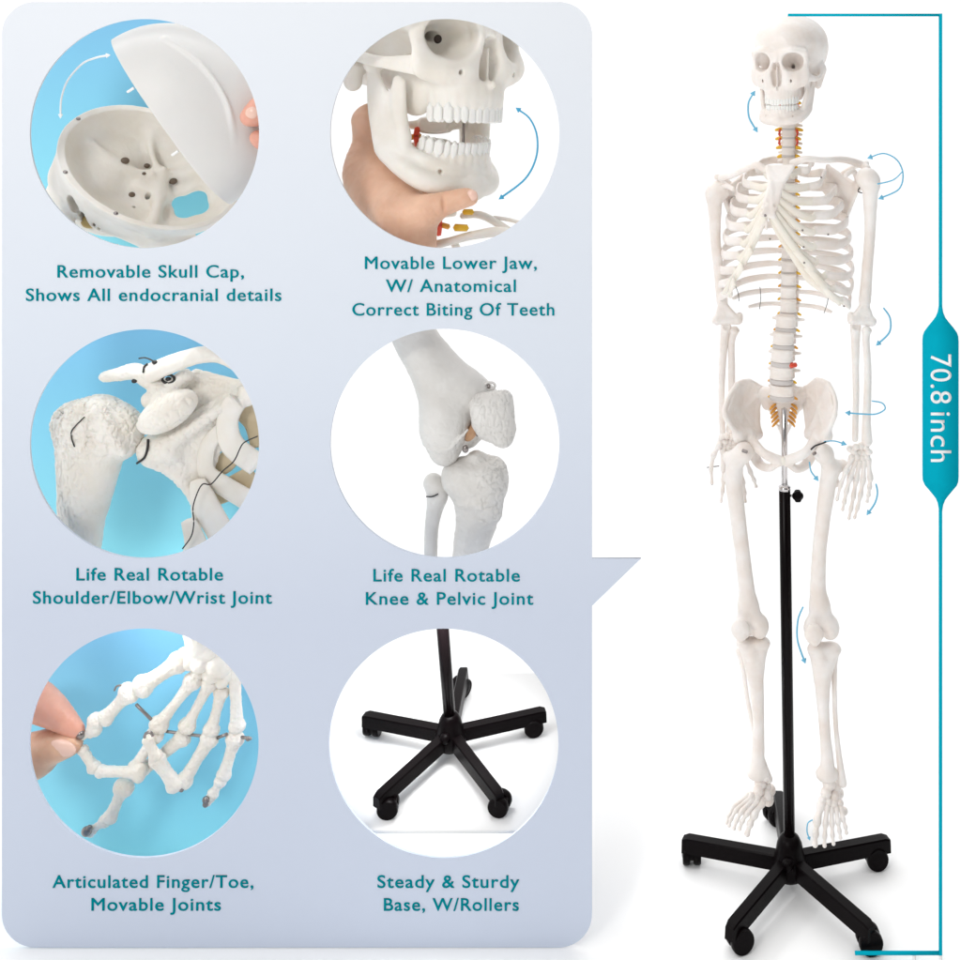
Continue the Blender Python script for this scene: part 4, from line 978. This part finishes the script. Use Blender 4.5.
S = Solid().chain([C1(1030, 500, -80), C1(960, 505, -115), C1(930, 492, -125)], [44 * q4, 40 * q4, 30 * q4], .01); obj("middle_finger", S.mesh(.0016, .0005, .01), SKINP, pf)
arrow("thick white curved arrow with two heads on the blue disc beside the opened skull", [(60.5, 115), (61.5, 98), (68, 80), (82, 64), (95, 58), (107, 55.5)], YN - .05, WHITE, wpx=1.2, heads=(0, 1), group="motion arrows in the openings", hs=3.2)

# ---- 2: skull with the jaw pulled open by a hand
C2 = Cx(325, 15)
Y2 = .06
s2 = PX(12.7, -.08)
Ma = rotx(R(-2)) @ rotz(R(54)) @ rotx(R(2))
js = thing("jaw_skull", "enlarged white skull with its lower jaw hanging open in the top right opening", "skull model", W(430, 60, Y2))
SKF = SK, SKT, JW, JWT
SK, SKT, JW, JWT = warp(skull_solid().cut(halfspace((0, 0, 1.3), (0, 0, 1.0)), .1).mesh(.11)), warp(SKT0), warp(JW0), warp(JWT0)
cr2, jw2 = place_skull(js, W(418, 25, Y2), Ma, s2, R(9.5), BONEW, shift=(0, -.1, -.3))
SK, SKT, JW, JWT = SKF
SKV = np.array([v.co[:] for v in cr2.data.vertices]) + WLOC[cr2.name]
obj('optic_hole_shade', Solid().add(ell(snap(SKV, W(325 + 452 / 4, 15 + 97 / 4, 0)), (17 * q4, 12 * q4, 19 * q4))).mesh(.0012), bpy.data.materials['foramen_shade_brown'], cr2)  # dark blob set in the orbit, paints the shade of the canal
obj("support_rod", sweep([C2(556, 400, 130), C2(549, 640, 130)], 6 * q4, seg=10, smooth=False), STEEL, js)
sp2 = thing("neck_model", "enlarged neck bones, nerves and collar bones behind and under the open jaw", "spine model", C2(420, 700, 90))
for i in range(5):
    c = C2(440 - 10 * i, 440 + i * 88, 330 - 10 * i); S = Solid()
    S.add(box(c, (62 * q4, 50 * q4, 30 * q4), .008)); S.add(ell(c + (0, 0, 26 * q4), (66 * q4, 54 * q4, 12 * q4)), .004).add(ell(c - (0, 0, 26 * q4), (66 * q4, 54 * q4, 12 * q4)), .004)
    S.chain([c + (-120 * q4, 0, 0), c, c + (120 * q4, 0, 0)], [16 * q4, 26 * q4, 16 * q4], .01)
    v = obj("vertebra", S.mesh(.0022), BONEW, sp2)
    for sg in ((-1,) if i < 2 else (-1, 1)):
        a = c + (sg * 58 * q4, -30 * q4, -42 * q4); obj("nerve_root", sweep([a, a + (sg * 50 * q4, -8 * q4, -12 * q4)], 12 * q4, seg=10), NERVE if i % 2 else NERVEO, v)
        obj("artery", sweep([a + (sg * 8 * q4, -10 * q4, 30 * q4), a + (sg * 12 * q4, -18 * q4, -6 * q4), a + (sg * 6 * q4, -10 * q4, -45 * q4)], 13 * q4, seg=10), RED, v)
def tubeq(C, pts, r, name, m, root, fl=1.0, up=(0, 0, 1)):
    return obj(name, sweep([C(*p) for p in pts], np.array(r) * q4, np.array(r) * q4 * fl, up=up, seg=12, n=6), m, root)
tubeq(C2, [(400, 930, 20), (500, 905, 0), (600, 880, 0), (720, 870, 20), (840, 930, 40)], [20, 16, 18, 22, 24], "collar_bone", BONEW, sp2)
tubeq(C2, [(545, 805, 60), (620, 800, 60), (700, 840, 60), (790, 900, 60)], [12, 16, 16, 14], "rib", BONEW, sp2)
tubeq(C2, [(675, 810, 70), (740, 820, 70), (830, 845, 75)], [8, 8, 8], "rib", BONEW, sp2)
tubeq(C2, [(510, 900, 40), (570, 985, 40), (700, 985, 40)], [16, 16, 16], "rib", BONEW, sp2)
tubeq(C2, [(555, 788, 40), (590, 788, 40)], [12, 12], "nerve_root", NERVE, sp2); tubeq(C2, [(520, 850, -30), (568, 852, -30)], [15, 14], "nerve_root", NERVE, sp2)
# the hand: thumb in front of the chin, bent index finger behind the jaw, the others closed behind
S = Solid()
P = lambda x, y, d: C2(x, y, d)
S.chain([P(168, 425, 100), P(175, 520, 120), P(180, 640, 90), P(245, 735, 20), P(330, 840, -70), P(330, 1000, -80)], [60 * q4, 66 * q4, 114 * q4, 128 * q4, 112 * q4, 100 * q4], .02, n=(0, 1, 0), fl=1.3)
S.chain([P(168, 425, 100), P(190, 392, 130), P(240, 400, 200), P(270, 470, 280)], [54 * q4, 44 * q4, 42 * q4, 36 * q4], .012)                        # index bends back behind the jaw
S.chain([P(290, 800, -70), P(370, 800, -100), P(450, 765, -132), P(520, 742, -140), P(560, 732, -140), P(578, 730, -138)], [100 * q4, 84 * q4, 50 * q4, 42 * q4, 39 * q4, 33 * q4], .014)    # thumb
for j, (y, ln) in enumerate(((600, 400), (700, 410), (790, 380))):
    S.chain([P(200 + 20 * j, y, 90), P(300 + 20 * j, y + 10, 230), P(ln, y + 20, 260)], [50 * q4, 44 * q4, 34 * q4], .01)
S.sub(cap(P(470, 725, -178), P(478, 790, -178), 5 * q4), .006); S.sub(cap(P(120, 560, -20), P(220, 570, -40), 6 * q4), .01)
hd = thing("person", "bare right hand with its thumb pressing the chin of the open-jawed skull", "person", P(320, 900, -60))
HM = S.mesh(.002, .0010, .010)
hm = obj("hand", HM, SKIN, hd)
c = snap(HM[0], P(586, 722, 0)); S = Solid().add(ell(c + (0, .004, 0), (22 * q4, 12 * q4, 22 * q4), roty(R(20)))); obj("thumbnail", S.mesh(.0012), NAIL, hm)
arrow("deep blue curved arrow with two heads beside the open jaw", [(519, 110), (530, 119), (537, 136), (536, 158), (525, 179), (502, 197)], YN - .03, ARROWD, wpx=1.15, heads=(0, 1), group="motion arrows in the openings", hs=3.6)

# ---- 3: shoulder joint
C3 = Cx(25, 325); P = C3
sh = thing("shoulder_model", "enlarged ivory shoulder joint with upper arm bone, shoulder blade, collar bone and ribs", "bone model", C3(480, 600, 0))
S = Solid()
S.add(ell(P(290, 400, 0), (135 * q4, 110 * q4, 120 * q4)))
S.add(ell(P(185, 375, 0), (62 * q4, 80 * q4, 62 * q4)), .02)
S.chain([P(200, 420, 0), P(230, 620, 0), P(228, 760, 10), P(205, 960, 15)], [78 * q4, 95 * q4, 88 * q4, 80 * q4], .03)
S.chain([P(300, 420, 0), P(290, 560, 0), P(245, 700, 10)], [100 * q4, 88 * q4, 84 * q4], .02)
S.add(ell(P(375, 430, 5), (98 * q4, 95 * q4, 112 * q4)), .012)
S.chain([P(215, 330, -70), P(160, 420, -60), P(185, 560, -62), P(190, 800, -60)], [22 * q4, 18 * q4, 14 * q4, 10 * q4], .012)
S.chain([P(300, 340, -90), P(345, 420, -95), P(390, 510, -70)], [26 * q4, 22 * q4, 16 * q4], .010)
S.sub(cap(P(265, 350, -118), P(255, 600, -110), 22 * q4, 8 * q4), .012)
HU = S.mesh(.0019, .0014, .010)
zc = P(0, 560)[2]
HU = carve(HU, .0042, .011, lambda V: np.clip((V[:, 2] - zc) / .05, .0, 1))
HU = carve(HU, .0032, .007, lambda V: np.clip(((P(300, 0)[0] - V[:, 0])) / .03, 0, 1), (1.3, 1, .35))
obj("humerus", HU, BONEW, sh)
S = Solid()
A_, B_, D_, G_ = P(500, 520, 10), P(870, 240, 40), P(700, 700, 30), P(560, 430, 0)
S.add(tri(G_, B_, D_, 12 * q4), .01).add(tri(A_, G_, D_, 14 * q4), .01)
S.chain([P(510, 500, 15), P(580, 500, 5)], [62 * q4, 55 * q4], .015)
S.chain([P(510, 540, 0), P(620, 610, 10), P(690, 750, 20), P(640, 960, 20)], [26 * q4, 22 * q4, 22 * q4, 24 * q4], .012)
S.chain([P(560, 480, -10), P(700, 390, -10), P(830, 300, 10), P(930, 230, 20)], [38 * q4, 26 * q4, 20 * q4, 18 * q4], .015)
S.add(tri(P(590, 280, 60), P(680, 185, 70), P(870, 235, 60), 12 * q4), .01); S.add(tri(P(590, 280, 60), P(600, 400, 40), P(870, 235, 60), 12 * q4), .01)
S.add(ell(P(570, 348, -55), (132 * q4, 62 * q4, 68 * q4), roty(R(-31))), .006)      # coracoid
S.chain([P(500, 300, 0), P(560, 270, -10), P(640, 205, 10)], [34 * q4, 40 * q4, 30 * q4], .012)
S.chain([P(322, 206, -10), P(372, 198, -10), P(445, 186, -10), P(500, 225, 0), P(580, 250, 20)], [25 * q4, 30 * q4, 38 * q4, 34 * q4, 34 * q4], .012, n=(0, 0, 1), fl=1.15)
SCP = S.mesh(.0020, .0014, .010); SCP = carve(SCP, .0022, .012, lambda V: 1.0 + 0 * V[:, 0]); scp = obj("scapula", SCP, BONEW, sh)
S = Solid().chain([P(505, 190, -25), P(600, 150, -30), P(720, 115, -20), P(820, 140, 0), P(900, 200, 10), P(1000, 290, 20)], [38 * q4, 36 * q4, 30 * q4, 28 * q4, 28 * q4, 26 * q4], .012)
S.chain([P(500, 200, -30), P(640, 150, -45), P(760, 130, -30)], [12 * q4, 12 * q4, 8 * q4], .012)
CLV = S.mesh(.0020, .0012, .010); obj("clavicle", CLV, BONEW, sh); RIBV = []
o_ = tubeq(C3, [(935, 270, -10), (850, 300, -10), (810, 380, 0), (830, 480, 0), (930, 560, 10)], [40, 46, 44, 50, 50], "rib", BONEW, sh, .25, (1, 0, .6)); RIBV.append(np.array([v.co[:] for v in o_.data.vertices]) + WLOC[o_.name])
o_ = tubeq(C3, [(800, 400, 10), (735, 480, 10), (725, 580, 10), (790, 640, 20), (960, 740, 30)], [26, 32, 36, 42, 46], "rib", BONEW, sh, .3, (1, 0, .6)); RIBV.append(np.array([v.co[:] for v in o_.data.vertices]) + WLOC[o_.name])
o_ = tubeq(C3, [(690, 620, -10), (710, 690, -10), (760, 790, 0), (820, 900, 10)], [30, 52, 56, 56], "rib", BONEW, sh, .3, (1, 0, .35)); RIBV.append(np.array([v.co[:] for v in o_.data.vertices]) + WLOC[o_.name])
o_ = tubeq(C3, [(650, 780, -20), (680, 860, -20), (700, 980, -20)], [28, 44, 50], "rib", BONEW, sh, .3, (1, 0, .2)); RIBV.append(np.array([v.co[:] for v in o_.data.vertices]) + WLOC[o_.name])
o_ = tubeq(C3, [(860, 310, 60), (930, 380, 60), (960, 480, 60)], [60, 60, 60], "rib", TAN, sh, .15, (1, 0, .6)); RIBV.append(np.array([v.co[:] for v in o_.data.vertices]) + WLOC[o_.name])
o_ = tubeq(C3, [(740, 690, 60), (830, 650, 60), (920, 600, 60)], [42, 46, 46], "rib", TAN, sh, .15, (0, 0, 1)); RIBV.append(np.array([v.co[:] for v in o_.data.vertices]) + WLOC[o_.name])
o_ = tubeq(C3, [(730, 540, 60), (790, 560, 60), (840, 500, 60)], [40, 40, 40], "rib", TAN, sh, .15, (0, 0, 1)); RIBV.append(np.array([v.co[:] for v in o_.data.vertices]) + WLOC[o_.name])
for pts, r in (([(492, 458, -62), (490, 490, -64), (478, 530, -60), (448, 553, -52)], 5), ([(455, 134, -44), (480, 131, -48), (505, 140, -60), (520, 152, -66)], 3),  # first tube paints the dark shade of the joint gap, second is wire
               ([(473, 190, -50), (476, 168, -50), (490, 155, -52)], 4), ([(238, 368, -112), (190, 418, -92), (186, 450, -90), (198, 487, -92)], 2.6),  # second tube here draws a dark crack on the humerus
               ([(930, 445, -40), (880, 468, -52), (862, 490, -50), (835, 545, -45), (790, 585, -40), (745, 636, -35), (712, 636, -30), (690, 670, -30), (672, 730, -40), (675, 790, -60), (665, 845, -66), (630, 895, -60)], 2.6)):
    pts = smooth_path([_v(q_) for q_ in pts], 3)[0]; VV = np.concatenate([HU[0], SCP[0], CLV[0]] + RIBV); P3 = [snap(VV, C3(*q_), .0012) for q_ in pts] if len(pts) < 20 else [C3(q_[0], q_[1], -62) for q_ in pts]
    ys = np.array([q_[1] for q_ in P3]); xs_, zs_ = toscreen(np.array(P3)); yp = np.pad(ys, 2, mode='edge'); ys = np.array([np.median(yp[i_:i_ + 5]) for i_ in range(len(ys))])
    ys = np.minimum(ys, np.convolve(np.pad(ys, 1, mode='edge'), [.33, .34, .33], 'valid')); P3 = [W(a_, b_, c_) for a_, b_, c_ in zip(xs_, zs_, ys)]
    obj("wire_gap_crack", sweep(P3, r * q4, seg=8, n=2), WIRE_GAP, sh)
for c, r in ((snap(VV, P(573, 216, -46), .003), 24),):
    a = np.linspace(0, 2 * pi, 14); obj("wire_ring", sweep([c + np.array([cos(t_) * r * q4, 0, sin(t_) * r * .7 * q4]) for t_ in a], 5.5 * q4, seg=8, n=3), WIRE_GAP, sh)
for x, y, d in ((437, 224, -48), (519, 149, -68), (573, 216, -46)):
    obj("screw", Solid().add(ell(snap(VV, P(x, y, d)), (11 * q4, 8 * q4, 9 * q4))).mesh(.0008), WIRE_GAP, sh)

# ---- 4: knee joint
C4 = Cx(325, 325); P = C4
kn_ = thing("knee_model", "enlarged grey-white knee joint with thigh bone, kneecap and both shin bones", "bone model", C4(500, 600, 0))
S = Solid()
S.chain([P(320, -60, 10), P(365, 60, 5), P(420, 150, 0), P(470, 270, 0), P(480, 400, 0)], [84 * q4, 88 * q4, 92 * q4, 100 * q4, 88 * q4], .02)
S.chain([P(440, 160, 0), P(560, 240, -10), P(640, 300, 10)], [60 * q4, 72 * q4, 60 * q4], .03)
S.add(ell(P(478, 400, -20), (94 * q4, 95 * q4, 128 * q4)), .02)
S.add(ell(P(480, 500, -10), (62 * q4, 70 * q4, 62 * q4), roty(R(-25))), .012)
S.add(ell(P(560, 400, 90), (85 * q4, 90 * q4, 95 * q4)), .02)
S.sub(ell(P(640, 470, -50), (70 * q4, 90 * q4, 80 * q4)), .012)
S.chain([P(400, 470, -60), P(440, 500, -85), P(500, 490, -95), P(570, 420, -90)], [8 * q4, 8 * q4, 8 * q4, 6 * q4], .008)
FE_ = S.mesh(.0019, .0012, .012); FE_ = carve(FE_, .0022, .012, lambda V: np.clip((P(0, 330)[2] - V[:, 2]) / .05, 0, 1)); obj("femur", FE_, BONEG, kn_)
S = Solid(); kp = [P(x, y, -62) for x, y in ((622, 316), (712, 300), (722, 420), (712, 448), (648, 418), (625, 385))]
for j in range(1, 5): S.add(tri(kp[0], kp[j], kp[j + 1], 40 * q4), .006)
S.add(ell(P(672, 360, -82), (64 * q4, 38 * q4, 74 * q4)), .02)
KC = carve(S.mesh(.0018, .0010, .008), .0030, .009, lambda V: 1.0 + 0 * V[:, 0], (2.2, 1, .7)); obj("kneecap", KC, BONEG, kn_)
S = Solid()
S.add(ell(P(590, 612, 0), (122 * q4, 100 * q4, 78 * q4), roty(R(-4))))
S.add(ell(P(640, 612, 30), (80 * q4, 80 * q4, 58 * q4)), .015)
S.add(ell(P(655, 660, -40), (62 * q4, 60 * q4, 95 * q4)), .02)
S.add(ell(P(660, 745, -40), (48 * q4, 46 * q4, 50 * q4)), .015)
S.chain([P(600, 650, 0), P(608, 770, 10), P(585, 880, 15), P(570, 1010, 20)], [95 * q4, 84 * q4, 70 * q4, 66 * q4], .02)
S.add(ell(P(605, 528, -10), (34 * q4, 30 * q4, 26 * q4)), .016); S.add(ell(P(655, 552, 20), (44 * q4, 30 * q4, 24 * q4)), .02)
S.add(ell(P(540, 590, 0), (60 * q4, 70 * q4, 50 * q4)), .02); S.add(ell(P(690, 620, 0), (38 * q4, 50 * q4, 70 * q4)), .02)
S.chain([P(545, 715, -70), P(620, 720, -92), P(690, 770, -70)], [12 * q4, 14 * q4, 12 * q4], .012)
TB_ = S.mesh(.0019, .0018, .010); TB_ = carve(TB_, .0030, .009, lambda V: np.clip((V[:, 0] - P(590, 0)[0]) / .03, 0, 1) * np.clip((V[:, 2] - P(0, 800)[2]) / .02, 0, 1)); obj("tibia", TB_, BONEG, kn_)
S = Solid().chain([P(432, 632, 10), P(450, 672, 10), P(438, 740, 15), P(425, 830, 20), P(422, 1000, 25)], [38 * q4, 46 * q4, 32 * q4, 27 * q4, 26 * q4], .012)
obj("fibula", S.mesh(.0018, .0008, .01), BONEG, kn_)
tubeq(C4, [(405, 686, -34), (430, 686, -40), (452, 676, -38)], [2.5, 3, 2.5], "seam", WIRE_GAP, kn_)
obj("soft_pad", Solid().add(ell(P(590, 425, -20), (22 * q4, 40 * q4, 45 * q4), roty(R(35)))).mesh(.0014), mat("pad_tan", (.55, .32, .18), .6), kn_)
for x, y, d, r in ((655, 245, -30, 8), (612, 436, -60, 9), (562, 496, -62, 13)):
    obj("bolt", Solid().add(ell(P(x, y, d), (r * q4, 10 * q4, r * 1.2 * q4))).mesh(.0008), STEEL, kn_)
a = np.linspace(0, 2 * pi, 14); c = P(660, 243, -30)
obj("eyelet", sweep([c + np.array([cos(t_) * 20 * q4, 0, sin(t_) * 14 * q4]) for t_ in a], 5 * q4, seg=8, n=3), BONEG, kn_)

# ---- 5: hand bones pinched by finger tips
C5 = Cx(25, 625); P = C5
hn = thing("hand_model", "enlarged ivory hand bones with bent fingers hanging from the wrist", "bone model", C5(560, 400, 0))
def hb(a, b, r, name="finger_bone", root=hn, m=BONEW):
    a, b = P(*a), P(*b); ra, rm, rb = [v * q4 * f_ for v, f_ in zip(r, (.80, .88, .80))]; S = boneseg(a, b, ra, rm, rb); d = (b - a) / np.linalg.norm(b - a)
    sd = np.cross(d, (0, 1.0, 0)); sd /= np.linalg.norm(sd) + 1e-9
    for e, rr, sgn in ((a, ra, 1), (b, rb, -1)):
        for q in (-1, 1): S.add(ell(e + sd * q * rr * .5, (rr * .72, rr * .85, rr * .72)), rr * .5)
    m_ = carve(S.mesh(.0015, .0011, .005), .0016, .006, lambda V: 1.0 + 0 * V[:, 0]); return obj(name, m_, m, root)
S = Solid()
for x, y, d, r in ((700, 70, 10, 46), (735, 105, 10, 42), (655, 150, 0, 34), (700, 160, -10, 36), (775, 165, 0, 50), (745, 200, -5, 36), (810, 195, 15, 34), (690, 195, 5, 30), (640, 120, 20, 36), (790, 225, 5, 30)):
    S.add(ell(P(x, y, d), (r * q4, r * q4, r * .85 * q4), roty(random.uniform(-.6, .6))), .0012)
S.chain([P(690, 20, 20), P(700, 90, 15)], [56 * q4, 50 * q4], .01)
obj("wrist_bones", S.mesh(.0016, .0010, .006), BONEW, hn)
hb((612, 150, -10), (470, 245, -20), (44, 32, 46), "thumb_bone")
hb((415, 272, -30), (322, 372, -35), (44, 27, 34), "thumb_bone")
hb((285, 380, -40), (276, 420, -40), (34, 30, 30), "thumb_bone")
hb((262, 430, -40), (228, 446, -40), (22, 16, 16), "thumb_bone")
hb((670, 225, -10), (535, 400, -20), (38, 22, 40))
hb((738, 235, 0), (648, 405, -5), (34, 21, 36))
hb((785, 270, 10), (745, 420, 5), (32, 22, 34))
hb((838, 195, 15), (848, 405, 15), (30, 24, 34))
hb((520, 440, -25), (440, 570, -35), (36, 22, 30))
hb((458, 588, -50), (300, 585, -55), (36, 22, 26))
hb((276, 570, -55), (232, 500, -50), (28, 20, 22))
hb((630, 450, 0), (450, 600, 0), (36, 25, 32))
hb((395, 650, 0), (340, 770, -5), (42, 24, 30)); hb((318, 785, -5), (262, 825, -10), (26, 17, 24))
hb((738, 455, 5), (635, 625, -10), (38, 26, 36)); hb((600, 640, -30), (530, 540, -50), (36, 27, 34)); hb((522, 525, -60), (492, 460, -70), (28, 20, 22))
hb((840, 455, 15), (795, 600, 5), (38, 24, 30)); hb((782, 625, 0), (752, 675, -5), (26, 18, 24)); hb((742, 690, -5), (728, 712, -5), (20, 16, 16))
for pts, r in (([(445, 318, -30), (505, 378, -30)], 6.5), ([(560, 425, -8), (640, 435, -4), (690, 442, 0), (760, 447, 5)], 6), ([(770, 452, 0), (808, 436, 0)], 6.5), ([(865, 448, 5), (905, 455, 5)], 6),
               ([(358, 262, -40), (366, 246, -42), (385, 240, -40)], 4), ([(478, 450, -90), (484, 434, -92), (502, 430, -92), (512, 444, -92)], 6)):
    obj("pin", sweep([P(*p) for p in pts], r * q4, seg=10, n=4), STEEL, hn)
for x, y, d, r in ((220, 440, -55, 18), (246, 826, -28, 20), (258, 812, -30, 12), (724, 700, -20, 15), (722, 718, -18, 12), (892, 455, -4, 10), (626, 660, -36, 9)):
    obj("screw", Solid().add(ell(P(x, y, d), (r * q4, r * .8 * q4, r * q4))).mesh(.0009), STEEL, hn)
pf = thing("person", "pinching thumb and forefinger reaching in from the left to hold the bone finger", "person", P(-60, 480, -20))
S = Solid(); S.chain([P(18, 294, 10), P(50, 308, 0), P(110, 345, -25), P(190, 408, -40), P(212, 422, -42)], [80 * q4, 76 * q4, 62 * q4, 36 * q4, 25 * q4], .008)
obj("forefinger", S.mesh(.0016, .0004, .008), SKINP, pf)
S = Solid(); S.chain([P(22, 530, -25), P(50, 518, -30), P(90, 494, -45), P(165, 478, -50), P(192, 476, -50)], [90 * q4, 86 * q4, 70 * q4, 50 * q4, 36 * q4], .010)
th_ = obj("thumb", S.mesh(.0016, .0004, .008), SKIN, pf)
M = roty(R(-22)); S = Solid().add(ell(P(150, 492, -88), (54 * q4, 15 * q4, 32 * q4), roty(R(14)))); obj("thumbnail", S.mesh(.0011), NAIL, th_)

# ---- 6: close view of the stand base on a white sloping shelf
C6 = Cx(325, 625); P = C6
tl = R(10)
X6 = np.array([1.0, 0, 0]); Y6 = np.array([0, cos(tl), sin(tl)]); Z6 = np.array([0, -sin(tl), cos(tl)])
s6 = .885; Y6c = .035
G6 = W(325 + 505 / 4, 755, Y6c)                                         # ground point under the hub
G6 = G6
shf = thing("display_shelf", "white sloping shelf carrying the small copy of the stand base", "shelf", G6 - (0, 0, .05))
M6 = np.stack([X6, Y6, Z6], 1)
obj("shelf_top", boxm(G6 + Y6 * .03 - Z6 * .004 - X6 * .04, (.295, .222, .004), M6), FLOORM, shf, smooth=False)
for sx_ in (-.24, .24):
    lp = G6 + X6 * sx_ + Y6 * .06
    obj("leg", boxm((lp[0], lp[1], lp[2] / 2 - .01), (.008, .008, lp[2] / 2 - .01)), WHITE, shf, smooth=False)
b6 = thing("stand_base_model", "black five-legged castor base with a short leaning pole in the bottom right opening", "stand", G6)
L6 = stand(b6, G6, X6, Y6, Z6, s6, 92, None, wheels=[60, 190, 40, -50, 80])
pb = L6((0, 0, .09)); obj("pole", sweep([pb, W(325 + 462 / 4, 600, Y6c - .06)], .0125, seg=28, smooth=False), BLACKP, b6, sharp=60)
